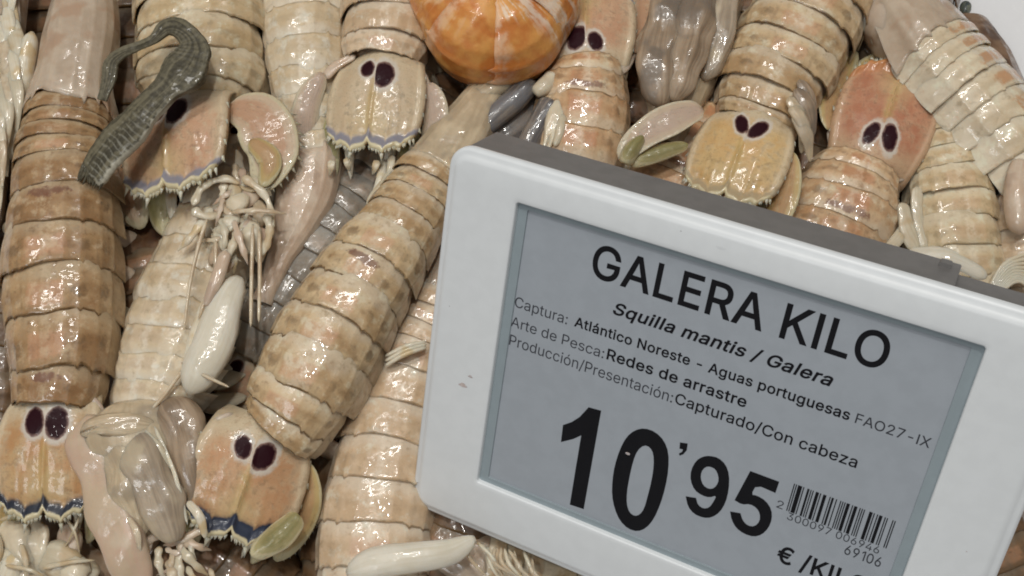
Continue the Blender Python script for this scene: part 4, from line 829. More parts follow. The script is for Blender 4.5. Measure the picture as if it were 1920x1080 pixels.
# writing on the screen
ink = plain('screen_ink', (.008, .008, .010), .6, spec=.12, var=.05)
grey_ink = plain('thin_screen_ink', (.040, .042, .050), .6, spec=.12, var=.05)
TXT_Z = D1 - .03
GLYPH = {
' ': (188, []),
'-': (453, [[337,244,337,188,114,188,114,244]]),
'/': (249, [[235,533,71,-76,14,-76,178,533]]),
'0': (453, [[227,-7,191,-3,158,7,130,24,105,48,85,77,69,113,61,138,55,164,51,192,49,222,48,254,49,286,51,316,55,344,61,370,69,395,85,431,106,461,130,484,159,502,191,512,227,516,262,512,295,502,323,484,348,461,368,431,384,395,392,370,398,344,402,316,404,286,405,254,404,222,402,192,398,164,392,138,384,113,368,77,348,48,323,24,295,7,263,-3],[227,50,250,52,271,60,290,74,306,92,320,116,330,144,338,176,342,213,344,254,342,295,338,332,330,365,320,393,306,416,290,435,271,449,250,457,227,460,203,457,182,449,163,435,147,416,134,393,123,365,115,332,111,295,109,254,111,213,115,176,123,144,134,116,147,92,163,74,182,60,203,52]]),
'1': (330, [[276,509,276,0,212,0,212,448,209,448,86,358,86,427,198,509]]),
'2': (453, [[64,0,64,47,234,229,252,248,268,266,282,282,294,298,303,312,311,327,316,341,319,356,320,371,319,389,315,405,308,419,298,431,287,441,273,449,258,455,241,458,224,460,205,458,188,454,172,447,159,438,148,427,139,413,132,398,128,381,127,362,66,362,68,391,75,418,86,442,102,464,121,482,143,496,168,507,196,513,225,516,254,513,281,507,306,497,328,482,346,465,361,445,372,423,379,398,381,372,380,354,377,336,371,318,363,299,351,280,336,259,317,235,294,209,267,180,153,60,153,57,389,57,389,0]]),
'3': (453, [[218,-7,188,-5,159,1,133,10,108,22,88,38,70,57,57,79,48,104,44,132,109,132,112,115,118,100,126,87,137,76,150,66,165,59,182,54,200,51,219,50,239,51,258,55,275,61,291,69,304,80,315,93,323,108,328,125,329,145,328,163,323,180,316,196,306,211,292,223,275,234,254,241,229,246,201,248,157,248,157,299,288,448,288,452,70,452,70,509,372,509,372,461,211,278,211,289,247,290,279,286,308,276,333,262,354,244,371,222,383,198,391,173,393,145,390,116,383,90,370,66,354,45,333,27,309,12,281,2,251,-5]]),
'4': (453, [[40,105,40,158,247,509,311,509,109,166,109,163,413,163,413,105],[282,0,282,121,282,146,282,318,343,318,343,0]]),
'5': (453, [[221,-7,192,-5,165,1,140,11,118,25,99,41,83,60,71,82,63,105,60,130,122,130,125,115,130,102,138,89,148,78,160,68,173,60,188,54,204,51,221,50,241,51,259,56,276,64,291,75,304,89,314,104,322,122,326,141,328,162,326,183,321,203,314,221,303,237,290,251,275,262,257,270,238,275,218,277,201,276,184,273,167,268,152,262,139,255,128,246,67,253,96,509,366,509,366,452,151,452,134,301,136,301,148,311,162,318,178,325,194,330,212,333,229,334,252,332,274,328,294,321,313,311,330,299,345,285,358,269,370,251,379,231,386,210,390,187,391,163,388,132,381,102,369,76,352,52,332,32,309,15,282,3,253,-4]]),
'6': (453, [[226,-7,196,-4,168,3,142,15,119,31,100,51,84,74,73,101,66,130,64,162,65,187,71,212,80,239,93,268,112,302,137,340,252,509,322,509,151,261,145,261,151,270,157,279,165,288,174,295,184,302,196,307,208,311,221,313,235,314,265,312,291,305,316,295,337,280,355,262,370,240,380,215,387,187,389,157,387,127,379,98,368,73,352,50,333,30,310,14,284,3,257,-4],[226,48,245,50,263,55,279,63,293,73,304,86,314,101,322,119,326,137,327,157,326,178,322,196,314,213,304,228,293,241,279,251,263,259,245,264,226,265,207,264,190,259,174,252,160,241,148,229,138,214,131,197,126,179,125,158,126,138,131,119,138,102,148,86,160,73,174,63,190,55,207,50]]),
'7': (453, [[97,0,323,448,323,452,62,452,62,509,391,509,391,449,165,0]]),
'8': (453, [[226,-7,193,-5,163,1,136,11,111,25,91,42,74,62,62,84,54,109,52,135,53,156,58,176,65,195,75,212,87,228,101,241,117,252,134,260,153,265,153,267,129,276,109,289,93,308,80,330,73,354,70,380,73,405,79,429,90,450,106,469,124,485,146,498,170,508,197,514,226,516,255,514,282,508,306,498,328,485,346,469,361,450,373,429,379,405,382,380,379,354,372,330,359,308,343,289,323,276,300,267,300,265,319,260,335,252,351,241,365,228,377,212,387,195,395,176,399,156,401,135,398,109,391,84,378,62,362,42,341,25,317,11,289,1,259,-5],[226,49,248,50,267,54,285,60,300,69,313,79,323,91,331,106,335,121,337,139,335,157,330,173,322,189,312,202,298,213,283,223,265,230,247,234,226,235,206,234,187,230,169,223,154,213,140,202,130,189,122,173,117,157,115,139,117,121,121,106,129,91,139,79,152,69,167,60,185,54,205,50],[226,290,244,291,260,294,274,300,287,308,298,318,307,330,314,344,318,359,319,376,318,392,314,407,308,420,299,432,288,442,275,449,260,455,244,459,226,460,208,459,192,455,177,449,164,442,153,432,145,420,138,407,134,392,133,376,134,359,138,344,145,330,154,318,165,308,178,300,193,294,209,291]]),
'9': (453, [[226,516,256,513,285,506,310,494,333,478,352,458,368,434,380,408,387,378,389,347,387,322,382,296,373,270,359,240,340,207,315,168,200,0,130,0,301,248,307,248,302,238,295,229,287,221,278,214,268,207,257,202,245,198,232,195,218,195,188,197,161,203,137,214,116,229,98,247,83,269,72,294,66,321,64,352,66,382,73,411,85,436,101,459,120,479,143,494,168,506,196,513],[226,460,207,459,190,454,174,446,160,435,148,423,138,407,131,390,127,372,125,352,127,331,131,313,138,295,148,280,160,268,174,257,190,250,207,245,226,243,245,245,263,249,279,257,293,267,305,280,314,295,322,312,326,330,327,350,326,371,322,390,314,407,305,422,293,435,279,446,263,454,245,459]]),
':': (188, [[95,-4,83,-3,73,1,63,9,55,18,51,29,50,41,51,53,55,64,63,73,73,81,83,85,95,87,107,85,118,81,128,73,135,64,140,53,141,41,140,29,135,18,128,9,118,1,107,-3],[95,271,83,272,73,277,63,284,55,294,51,304,50,316,51,328,55,339,63,349,73,356,83,360,95,362,107,360,118,356,128,349,135,339,140,328,141,316,140,304,135,294,128,284,118,277,107,272]]),
'A': (480, [[16,0,201,509,276,509,463,0,395,0,287,302,280,323,272,346,264,372,255,402,244,438,232,478,245,478,233,437,222,402,213,371,204,345,197,322,191,302,85,0],[110,142,110,199,370,199,370,142]]),
'C': (510, [[267,-7,242,-6,217,-2,194,5,171,13,150,25,131,39,113,55,97,73,82,93,70,115,59,140,51,166,45,193,41,223,40,254,41,285,45,315,51,343,59,369,70,393,82,415,97,436,113,454,131,470,150,484,171,495,194,504,217,510,242,514,267,516,293,514,317,511,340,504,362,496,383,485,402,471,419,456,435,438,448,418,459,397,467,373,473,348,408,348,404,365,397,380,389,395,380,407,369,418,357,428,344,437,330,444,315,449,300,453,284,455,267,456,237,453,209,445,184,432,161,414,141,391,125,364,113,332,106,295,103,254,106,213,113,177,125,145,141,117,161,94,184,76,210,63,237,56,267,53,284,54,300,56,315,60,330,65,344,72,357,81,369,90,380,102,389,114,397,128,404,144,408,160,473,160,467,135,459,112,448,91,435,71,420,53,402,38,383,24,363,13,341,5,317,-2,293,-6]]),
'E': (419, [[60,0,60,509,372,509,372,452,125,452,125,286,355,286,355,229,125,229,125,57,375,57,375,0]]),
'F': (410, [[60,0,60,509,369,509,369,452,125,452,125,278,346,278,346,221,125,221,125,0]]),
'G': (520, [[269,-7,242,-6,217,-2,193,5,171,14,149,25,130,39,112,55,96,73,82,93,69,116,59,140,51,166,45,194,41,223,40,254,41,285,45,315,51,343,59,369,69,393,82,415,96,436,112,454,129,470,149,484,170,495,192,504,215,510,239,514,265,516,291,514,316,510,340,504,363,494,384,483,403,469,421,453,436,436,449,416,460,395,468,373,474,349,408,349,402,365,395,379,387,393,378,406,368,417,356,427,344,436,330,443,315,448,300,453,283,455,265,456,236,453,209,445,183,432,160,414,141,392,125,364,113,332,106,295,103,254,106,213,113,177,125,145,141,117,161,95,184,76,210,63,238,56,269,53,296,55,322,61,345,71,365,85,382,102,396,123,407,147,413,173,415,202,434,199,283,199,283,256,478,256,478,200,475,160,466,124,451,91,431,62,406,38,377,19,344,5,308,-4]]),
'I': (185, [[60,0,60,509,125,509,125,0]]),
'K': (467, [[104,145,104,216,116,231,128,246,139,261,151,275,162,289,174,303,187,317,199,331,212,344,364,509,448,509,231,276,228,276],[60,0,60,509,125,509,125,334,124,225,125,193,125,0],[372,0,188,259,228,309,449,0]]),
'L': (393, [[60,0,60,509,125,509,125,57,361,57,361,0]]),
'N': (523, [[60,0,60,509,136,509,343,183,349,174,355,163,363,151,371,137,379,122,388,107,396,90,405,73,414,55,405,54,403,72,402,90,401,108,400,126,399,142,399,157,399,195,399,509,463,509,463,0,387,0,202,290,194,303,186,317,177,331,168,346,159,363,148,381,108,452,119,454,122,384,123,363,124,345,124,328,125,313,125,301,125,291,125,0]]),
'O': (533, [[267,-7,241,-6,217,-2,194,5,171,13,150,25,131,39,113,55,97,73,82,93,70,115,59,140,51,166,45,193,41,223,40,254,41,285,45,315,51,343,59,369,70,393,82,415,97,436,113,454,131,470,150,484,171,495,194,504,217,510,241,514,267,516,293,514,317,510,340,504,363,495,384,484,403,470,421,454,437,436,451,415,464,393,474,369,482,343,488,315,492,285,493,254,492,223,488,193,482,166,474,140,464,115,451,93,437,73,421,55,403,39,384,25,363,13,340,5,317,-2,293,-6],[267,53,296,55,324,63,349,76,372,94,392,116,408,144,420,176,428,213,430,254,428,295,420,332,408,365,392,392,372,415,349,433,324,446,296,453,267,456,237,453,210,445,184,433,161,415,142,392,125,364,113,332,106,295,103,254,106,213,113,176,125,144,142,117,161,94,184,76,210,63,237,55]]),
'P': (445, [[60,0,60,509,235,509,272,506,305,499,332,487,356,471,375,452,390,430,400,404,407,377,409,348,407,318,400,291,390,265,375,243,356,223,332,207,305,195,272,188,235,186,109,186,109,242,233,242,257,244,279,248,297,256,312,266,324,279,333,294,339,310,343,328,344,348,343,367,339,385,333,402,324,416,312,428,297,439,279,446,257,451,232,452,125,452,125,0]]),
'R': (449, [[60,0,60,509,236,509,273,506,305,500,333,489,356,473,376,455,390,433,401,408,407,381,409,352,407,323,401,296,390,271,376,250,356,232,333,217,305,206,273,200,236,198,96,198,96,255,234,255,258,256,280,260,298,267,313,276,325,287,334,300,340,316,344,333,345,352,344,371,340,389,334,405,325,419,313,430,298,440,279,446,258,451,233,452,125,452,125,0],[353,0,230,229,303,229,428,0]]),
'S': (447, [[224,-9,188,-7,156,-1,128,9,102,23,81,40,64,60,51,83,42,109,38,137,104,137,108,118,114,102,123,88,136,76,150,66,166,59,185,53,204,50,224,49,246,50,267,54,286,60,303,69,317,79,329,92,338,106,344,122,346,139,344,154,340,168,332,179,322,189,310,197,296,205,280,211,263,217,245,222,184,239,145,253,112,269,86,289,67,313,56,341,52,372,54,400,62,425,75,448,92,468,113,484,138,498,165,508,195,514,227,516,259,514,289,508,316,498,340,484,360,468,377,449,390,427,398,403,401,378,337,378,332,402,320,421,302,437,280,449,254,456,225,459,204,457,185,454,167,448,152,440,139,430,129,418,121,405,117,391,115,376,117,359,122,345,131,334,142,324,155,315,169,308,184,302,198,297,212,293,264,279,279,275,295,270,312,264,328,256,344,248,359,238,372,226,384,213,395,198,402,180,407,161,408,139,406,112,399,87,386,64,370,43,349,25,323,11,294,0,261,-7]]),
'X': (474, [[18,0,217,284,217,236,29,509,104,509,178,400,188,386,196,373,204,361,211,350,217,340,223,329,230,318,236,305,243,292,232,292,239,305,246,317,252,329,258,339,265,350,272,361,280,373,288,386,298,400,374,509,446,509,259,239,259,287,456,0,382,0,292,129,283,142,275,154,268,165,262,175,256,185,250,195,244,206,237,218,230,231,244,231,238,219,231,207,225,196,219,186,213,176,206,166,199,155,191,143,182,129,91,0]]),
'a': (389, [[160,-9,137,-7,115,-3,94,5,76,15,60,29,48,45,38,63,32,84,30,108,32,128,36,146,43,161,53,174,64,184,78,193,92,200,108,206,125,211,143,214,161,217,178,220,200,223,218,225,234,227,247,229,257,231,265,235,271,240,274,246,276,255,276,257,275,272,272,285,267,297,260,307,251,315,240,322,227,327,212,330,196,331,178,330,163,327,149,322,137,316,127,309,118,301,110,292,104,283,100,274,41,291,51,313,64,331,79,346,95,358,114,368,133,375,153,380,173,383,194,384,208,384,223,382,239,379,255,375,271,369,286,360,300,350,312,336,322,320,330,301,335,278,337,251,337,0,277,0,277,52,272,52,267,43,260,34,252,25,242,16,229,8,215,1,199,-4,181,-7],[170,45,192,47,211,51,228,59,242,68,254,80,263,93,270,108,274,122,276,138,276,190,272,187,267,184,259,182,251,180,241,178,231,176,221,174,210,173,200,171,175,168,161,166,147,163,134,159,122,153,112,147,103,139,97,130,93,118,92,105,93,93,96,82,102,72,109,64,119,57,130,52,142,48,156,46]]),
'b': (424, [[229,-8,208,-7,189,-3,172,4,159,12,147,21,138,31,130,41,123,50,118,59,112,59,112,0,53,0,53,509,114,509,114,319,118,319,123,327,130,336,137,346,147,355,158,364,171,373,188,379,207,383,229,384,259,382,287,374,313,361,335,342,354,320,370,293,381,261,388,227,390,189,388,151,381,116,370,84,355,57,336,34,313,16,288,3,260,-6],[220,47,242,49,262,55,279,66,294,80,306,97,316,117,323,139,327,163,328,189,327,215,323,239,316,261,307,281,295,298,280,311,262,322,243,328,220,330,198,328,178,322,161,312,147,299,134,282,125,263,118,241,114,216,113,189,114,162,118,138,125,115,135,95,147,78,162,65,179,55,198,49]]),
'c': (396, [[207,-8,174,-5,144,3,117,16,93,35,72,58,56,85,44,116,37,150,34,187,37,225,44,260,56,291,72,318,93,341,117,360,144,374,174,382,207,384,226,384,243,381,260,377,276,371,291,364,305,356,318,346,330,335,340,322,349,308,356,293,362,277,303,262,300,272,295,281,290,289,284,297,278,304,270,311,261,316,252,321,242,325,231,328,220,329,207,330,184,328,163,321,145,310,130,296,118,278,108,258,102,236,98,212,96,187,98,163,102,139,108,117,118,97,130,80,145,66,163,55,184,49,207,46,220,47,232,49,243,52,253,55,262,60,271,66,279,73,285,80,292,89,297,98,301,107,304,117,363,102,357,86,350,70,341,56,331,43,319,32,306,21,292,12,277,5,261,-1,244,-5,226,-7]]),
'd': (424, [[195,-8,165,-6,137,3,111,16,89,34,70,57,55,84,43,116,36,151,34,189,36,227,43,261,55,293,70,320,89,342,112,361,137,374,165,382,196,384,218,383,237,379,253,373,267,364,278,355,287,346,295,336,301,327,306,319,311,319,311,509,372,509,372,0,313,0,313,59,307,59,301,50,295,41,287,31,277,21,266,12,252,4,236,-3,217,-7],[205,47,226,49,246,55,263,65,278,78,290,95,299,115,306,138,310,162,312,189,310,216,306,241,300,263,290,282,278,299,263,312,246,322,227,328,205,330,182,328,162,322,145,311,130,298,118,281,108,261,102,239,98,215,96,189,98,163,102,139,109,117,118,97,130,80,145,66,162,55,182,49]]),
'e': (404, [[212,-8,177,-5,145,3,117,16,92,35,72,58,56,85,44,116,37,150,34,187,36,224,44,258,55,290,71,317,91,340,115,359,142,373,172,382,205,384,226,383,246,380,266,374,285,366,303,355,319,341,334,324,347,305,357,282,365,256,370,227,371,194,371,169,75,169,75,221,338,221,310,202,308,226,304,248,298,269,288,286,277,301,263,314,246,323,227,328,205,330,183,328,164,323,146,313,131,301,119,286,109,270,102,251,97,231,96,211,96,178,98,151,102,127,110,106,121,88,135,73,151,61,169,53,190,48,212,46,227,47,241,49,254,53,265,58,276,65,285,73,294,82,300,93,306,105,365,91,358,72,348,55,335,39,320,26,302,14,283,4,261,-3,237,-7]]),
'g': (425, [[207,-151,180,-149,156,-146,134,-140,114,-132,97,-122,82,-110,70,-97,59,-84,51,-69,101,-41,107,-49,114,-57,122,-66,131,-74,142,-82,154,-88,169,-93,187,-96,207,-97,236,-95,261,-87,282,-75,298,-58,308,-34,311,-6,311,68,306,68,301,60,294,51,287,41,277,32,266,23,252,16,236,10,217,6,195,5,165,7,138,14,113,27,90,43,71,65,55,90,43,120,36,154,34,191,36,229,43,263,55,293,71,320,90,342,112,361,138,374,166,382,196,384,218,383,237,379,253,373,267,365,279,356,288,346,296,336,302,327,308,319,313,319,313,379,372,379,372,-9,370,-40,363,-67,350,-90,334,-109,314,-124,291,-136,265,-144,237,-149],[205,59,227,61,246,66,264,75,278,87,290,103,300,121,307,142,311,166,312,193,311,219,307,242,300,264,291,283,279,299,264,312,247,322,227,328,205,330,182,328,163,322,145,312,130,298,118,282,109,262,102,241,98,218,96,193,98,167,102,144,109,123,118,104,131,88,145,76,163,66,183,61]]),
'i': (167, [[53,0,53,379,114,379,114,0],[84,443,73,444,63,448,54,455,47,463,43,472,41,483,43,494,47,504,54,512,63,518,73,522,84,524,95,522,105,518,114,512,121,504,125,494,126,483,125,472,121,463,114,455,105,448,95,444]]),
'l': (172, [[54,0,54,509,117,509,117,0]]),
'm': (610, [[53,0,53,379,112,379,112,295,108,295,114,314,122,331,132,346,144,358,158,368,172,376,187,382,203,385,219,386,245,383,268,375,287,361,303,342,314,320,321,295,312,295,318,312,326,329,337,343,350,356,364,366,381,375,398,381,417,385,437,386,458,385,478,380,497,372,514,361,529,346,541,328,550,307,555,283,557,255,557,0,496,0,496,254,493,279,485,298,473,313,456,323,438,329,419,330,402,329,387,326,374,320,363,312,353,302,345,290,340,277,336,263,335,247,335,0,274,0,274,260,272,280,265,297,253,311,238,322,220,328,199,330,185,329,171,326,158,320,145,312,135,302,126,289,119,274,115,257,114,238,114,0]]),
'n': (410, [[114,227,114,0,53,0,53,379,112,379,112,287,102,287,116,319,132,344,152,362,175,374,200,382,227,384,252,383,275,377,295,369,313,356,328,340,341,321,350,298,355,271,357,240,357,0,296,0,296,235,293,263,286,286,273,304,256,318,235,326,210,329,192,328,176,324,161,317,147,308,136,297,126,283,119,266,115,248]]),
'o': (415, [[207,-8,174,-5,144,3,117,16,93,35,72,58,56,85,44,116,37,150,34,187,37,225,44,260,56,291,72,318,93,341,117,360,144,374,174,382,207,384,241,382,271,374,299,360,323,341,343,318,359,291,371,260,379,225,381,187,379,150,371,116,359,85,343,58,323,35,299,16,271,3,241,-5],[207,46,231,49,252,55,270,66,285,80,298,97,307,117,314,139,318,163,319,187,318,212,314,236,307,258,298,278,285,296,270,310,252,321,231,328,207,330,184,328,163,321,145,310,130,296,118,278,108,258,102,236,98,212,96,187,98,163,102,139,108,117,118,97,130,80,145,66,163,55,184,49]]),
'p': (424, [[53,-143,53,379,112,379,112,319,118,319,123,327,130,336,137,346,147,355,158,364,171,373,188,379,207,383,229,384,259,382,287,374,313,361,335,342,354,320,370,293,381,261,388,227,390,189,388,151,381,116,370,84,355,57,336,34,313,16,288,3,260,-6,229,-8,208,-7,189,-3,173,4,159,12,147,21,138,31,130,41,124,50,118,59,114,59,114,-143],[220,47,242,49,262,55,279,66,294,80,306,97,316,117,323,139,327,163,328,189,327,215,323,239,316,261,307,281,295,298,280,311,262,322,243,328,220,330,198,328,178,322,161,312,147,299,134,282,125,263,118,241,114,216,113,189,114,162,118,138,125,115,135,95,147,78,162,65,179,55,198,49]]),
'q': (424, [[372,-143,311,-143,311,59,306,59,301,50,295,41,287,31,277,21,266,12,252,4,236,-3,217,-7,195,-8,165,-6,137,3,111,16,89,34,70,57,55,84,43,116,36,151,34,189,36,227,43,261,55,293,70,320,89,342,112,361,137,374,165,382,196,384,218,383,237,379,253,373,267,364,278,355,287,346,295,336,301,327,307,319,313,319,313,379,372,379],[205,47,226,49,246,55,263,65,278,78,290,95,299,115,306,138,310,162,312,189,310,216,306,241,300,263,290,282,278,299,263,312,246,322,227,328,205,330,182,328,162,322,145,311,130,298,118,281,108,261,102,239,98,215,96,189,98,163,102,139,109,117,118,97,130,80,145,66,162,55,182,49]]),
'r': (259, [[53,0,53,379,112,379,112,321,115,321,124,339,137,354,152,367,171,377,191,383,213,385,229,384,243,384,243,322,230,324,223,325,215,326,207,326,190,324,174,321,159,315,146,306,135,296,126,284,119,269,115,254,114,237,114,0]]),
's': (365, [[182,-8,157,-7,133,-3,112,3,93,12,76,24,62,38,50,54,41,73,36,94,94,107,101,87,111,72,124,60,141,52,160,47,181,45,206,47,227,53,244,62,258,74,265,88,268,103,266,115,262,126,254,136,243,144,229,150,212,155,149,170,118,180,92,192,72,208,58,227,50,249,47,274,49,295,55,314,65,332,79,347,95,360,115,370,137,378,161,383,187,384,212,383,234,379,254,372,271,363,286,352,299,339,309,324,318,308,324,290,268,277,262,291,254,304,243,316,228,325,210,331,187,333,166,331,147,326,131,317,119,305,111,292,109,277,110,264,115,253,124,243,136,235,152,229,172,223,229,209,261,200,287,187,306,171,320,153,328,131,331,107,329,85,323,65,312,47,298,31,281,18,260,6,236,-2,210,-7]]),
't': (227, [[204,379,204,327,6,327,6,379],[65,471,126,471,126,98,127,83,130,70,136,61,144,55,156,51,170,50,185,51,202,54,213,2,207,0,200,-2,192,-3,184,-3,176,-4,168,-4,138,-1,113,7,92,21,77,41,68,64,65,93]]),
'u': (410, [[182,-5,158,-3,135,2,115,11,97,23,82,39,69,59,60,82,54,109,53,139,53,379,114,379,114,144,116,117,124,94,137,75,154,61,175,53,200,50,218,51,234,55,249,62,263,71,274,83,283,97,290,113,295,132,296,153,296,379,357,379,357,0,298,0,298,92,307,92,294,60,277,35,257,17,234,5,209,-3]]),
'z': (380, [[42,0,42,46,254,320,254,323,48,323,48,379,333,379,333,331,126,60,126,56,339,56,339,0]]),
'á': (389, [[160,-9,137,-7,115,-3,94,5,76,15,60,29,48,45,38,63,32,84,30,108,32,128,36,146,43,161,53,174,64,184,78,193,92,200,108,206,125,211,143,214,161,217,178,220,200,223,218,225,234,227,247,229,257,231,265,235,271,240,274,246,276,255,276,257,275,272,272,285,267,297,260,307,251,315,240,322,227,327,212,330,196,331,178,330,163,327,149,322,137,316,127,309,118,301,110,292,104,283,100,274,41,291,51,313,64,331,79,346,95,358,114,368,133,375,153,380,173,383,194,384,208,384,223,382,239,379,255,375,271,369,286,360,300,350,312,336,322,320,330,301,335,278,337,251,337,0,277,0,277,52,272,52,267,43,260,34,252,25,242,16,229,8,215,1,199,-4,181,-7],[170,45,192,47,211,51,228,59,242,68,254,80,263,93,270,108,274,122,276,138,276,190,272,187,267,184,259,182,251,180,241,178,231,176,221,174,210,173,200,171,175,168,161,166,147,163,134,159,122,153,112,147,103,139,97,130,93,118,92,105,93,93,96,82,102,72,109,64,119,57,130,52,142,48,156,46],[162,429,210,529,278,529,212,429]]),
'ó': (415, [[207,-8,174,-5,144,3,117,16,93,35,72,58,56,85,44,116,37,150,34,187,37,225,44,260,56,291,72,318,93,341,117,360,144,374,174,382,207,384,241,382,271,374,299,360,323,341,343,318,359,291,371,260,379,225,381,187,379,150,371,116,359,85,343,58,323,35,299,16,271,3,241,-5],[207,46,231,49,252,55,270,66,285,80,298,97,307,117,314,139,318,163,319,187,318,212,314,236,307,258,298,278,285,296,270,310,252,321,231,328,207,330,184,328,163,321,145,310,130,296,118,278,108,258,102,236,98,212,96,187,98,163,102,139,108,117,118,97,130,80,145,66,163,55,184,49],[181,429,228,529,297,529,231,429]]),
'€': (464, [[364,329,341,279,16,279,34,329],[321,229,298,179,16,179,34,229],[423,463,398,409,388,418,377,426,366,433,354,440,342,445,329,450,316,453,302,455,288,456,261,453,236,446,213,433,193,415,175,392,161,365,150,333,143,296,141,254,143,213,150,176,161,144,175,116,193,94,213,76,236,63,261,55,288,53,302,54,316,55,329,59,342,63,354,68,365,74,376,81,386,88,396,96,422,43,403,28,383,15,361,6,337,-1,313,-5,288,-7,249,-3,212,7,179,25,150,49,125,79,105,115,95,139,88,165,82,193,79,223,78,254,79,285,82,315,88,343,95,369,105,393,125,430,150,460,179,484,212,501,249,512,288,516,313,514,337,510,361,502,383,492,404,479]]),
}
def area(k): k = np.asarray(k, float); b = np.roll(k, -1, 0); return .5 * float((k[:, 0] * b[:, 1] - b[:, 0] * k[:, 1]).sum())
def fill(name, contours, mat, par):
    """Flat print from closed contours in tag millimetres, filled by winding number with level strips."""
    V = []; F = []
    ed = np.vstack([np.hstack([k, np.roll(k, -1, 0)]) for k in map(lambda q: np.asarray(q, float), contours)])
    ed = ed[np.abs(ed[:, 1] - ed[:, 3]) > 1e-7]
    ys = np.unique(np.round(ed[:, [1, 3]].ravel(), 4)); ys = ys[np.concatenate([[True], np.diff(ys) > 2e-3])]
    for ya, yb in zip(ys[:-1], ys[1:]):
        ym = (ya + yb) / 2; lo, hi = np.minimum(ed[:, 1], ed[:, 3]), np.maximum(ed[:, 1], ed[:, 3])
        e = ed[(lo <= ym) & (hi > ym)]
        sl = (e[:, 2] - e[:, 0]) / (e[:, 3] - e[:, 1]); xm = e[:, 0] + (ym - e[:, 1]) * sl; o = np.argsort(xm); wn = 0
        for i in o:
            d = 1 if e[i, 3] > e[i, 1] else -1
            if wn == 0: st = i
            wn += d
            if wn == 0:
                b0 = len(V)
                for j, y in ((st, ya), (i, ya), (i, yb), (st, yb)):
                    V.append(((e[j, 0] + (y - e[j, 1]) * sl[j]) / 10, -y / 10, -TXT_Z / 10))
                F.append((b0 + 3, b0 + 2, b0 + 1, b0))
    me = bpy.data.meshes.new(name); me.from_pydata(V, [], F); me.update(); me.materials.append(mat)
    o = bpy.data.objects.new(name, me); COL.objects.link(o); o.parent = par; return o
def grow(k, d):
    k = np.asarray(k, float); a, b = np.roll(k, 1, 0), np.roll(k, -1, 0)
    t1, t2 = nrm(k - a), nrm(b - k); n = np.stack([-(t1 + t2)[:, 1], (t1 + t2)[:, 0]], 1); n = nrm(n)
    c = np.clip((n * np.stack([-t1[:, 1], t1[:, 0]], 1)).sum(1), .5, 1); return k + n * (d / c)[:, None]
def text_obj(name, s, box_mm, mat, bold=0.0, shear=0.0, space=0.0):
    """Fit s into x0..x1, y0 = top of the capitals, y1 = baseline (y down)."""
    x = 0; K = []
    for ch in s:
        adv, cs = GLYPH[ch]
        for k in cs:
            k = grow(np.array(k, float).reshape(-1, 2), bold); K.append(k + np.array([x, 0]) + np.stack([k[:, 1] * shear, k[:, 0] * 0], 1))
        x += adv + space + bold * 1.2
    A = np.vstack(K); x0, x1, y0, y1 = box_mm; a0, a1 = A[:, 0].min(), A[:, 0].max()
    return fill(name, [np.stack([x0 + (k[:, 0] - a0) / (a1 - a0) * (x1 - x0), y1 - (k[:, 1] + bold) / (509 + 2 * bold) * (y1 - y0)], 1) for k in K], mat, scr)
def print_px(name, conts, mat, smooth=1):
    out = []
    for k in conts:
        k = np.array([tag_mm(1030 + x / 3.6, 740 + y / 3.6, TXT_Z) for x, y in k])
        for _ in range(smooth):
            b = np.roll(k, -1, 0); k = np.stack([k * .75 + b * .25, k * .25 + b * .75], 1).reshape(-1, 2)
        if out and area(k) * area(out[0]) > 0: k = k[::-1]
        out.append(k)
    return fill(name, out, mat, scr)
def pxrun(name, s, left, right, top, mat, **k):
    """left, right: baseline pixels at both ends; top: pixel at the top of the capitals at the left."""
    a, b, t = tag_mm(*left, TXT_Z), tag_mm(*right, TXT_Z), tag_mm(*top, TXT_Z); y = (a[1] + b[1]) / 2
    return text_obj(name, s, (a[0], b[0], y - (a[1] - t[1]), y), mat, **k)
pxrun('title_lettering', 'GALERA KILO', (1106, 519), (1657, 695), (1119, 457), ink, bold=12)
pxrun('species_lettering', 'Squilla mantis / Galera', (1148, 590), (1559, 724), (1154, 568), ink, bold=19, shear=.22)
pxrun('catch_lettering', 'Captura:', (964, 577), (1063, 606), (967, 558), grey_ink)
pxrun('catch_lettering', 'Atlántico Noreste - Aguas portuguesas', (1076, 611), (1591, 789), (1080, 593), ink, bold=16)
pxrun('catch_lettering', 'FAO27-IX', (1602, 793), (1742, 840), (1607, 775), grey_ink, bold=4)
pxrun('gear_lettering', 'Arte de Pesca:', (957, 612), (1131, 671), (961, 594), grey_ink)
pxrun('gear_lettering', 'Redes de arrastre', (1136, 676), (1398, 762), (1140, 656), ink, bold=16)
pxrun('product_lettering', 'Producción/Presentación:', (954, 648), (1260, 753), (957, 629), grey_ink)
pxrun('product_lettering', 'Capturado/Con cabeza', (1264, 757), (1605, 877), (1268, 737), ink, bold=9)
print_px('price_digit', [[(350, 108), (291, 440), (232, 773), (138, 742), (176, 508), (215, 275), (160, 300), (78, 320), (92, 205), (150, 185), (205, 150), (265, 85)]], ink, 0)
print_px('price_digit', [[(640, 225), (715, 250), (775, 310), (805, 390), (805, 500), (785, 620), (750, 740), (705, 840), (655, 900), (595, 925), (530, 905), (475, 850), (440, 770), (422, 680), (425, 580), (440, 480), (475, 370), (520, 285), (575, 240)],
    [(640, 340), (680, 355), (703, 400), (705, 480), (690, 580), (665, 680), (640, 770), (610, 810), (575, 820), (540, 795), (522, 740), (523, 660), (540, 560), (565, 450), (595, 375)]], ink)
print_px('price_mark', [[(882, 322), (934, 330), (928, 375), (905, 402), (880, 412), (874, 398), (896, 385), (902, 370), (878, 364)]], ink, 0)
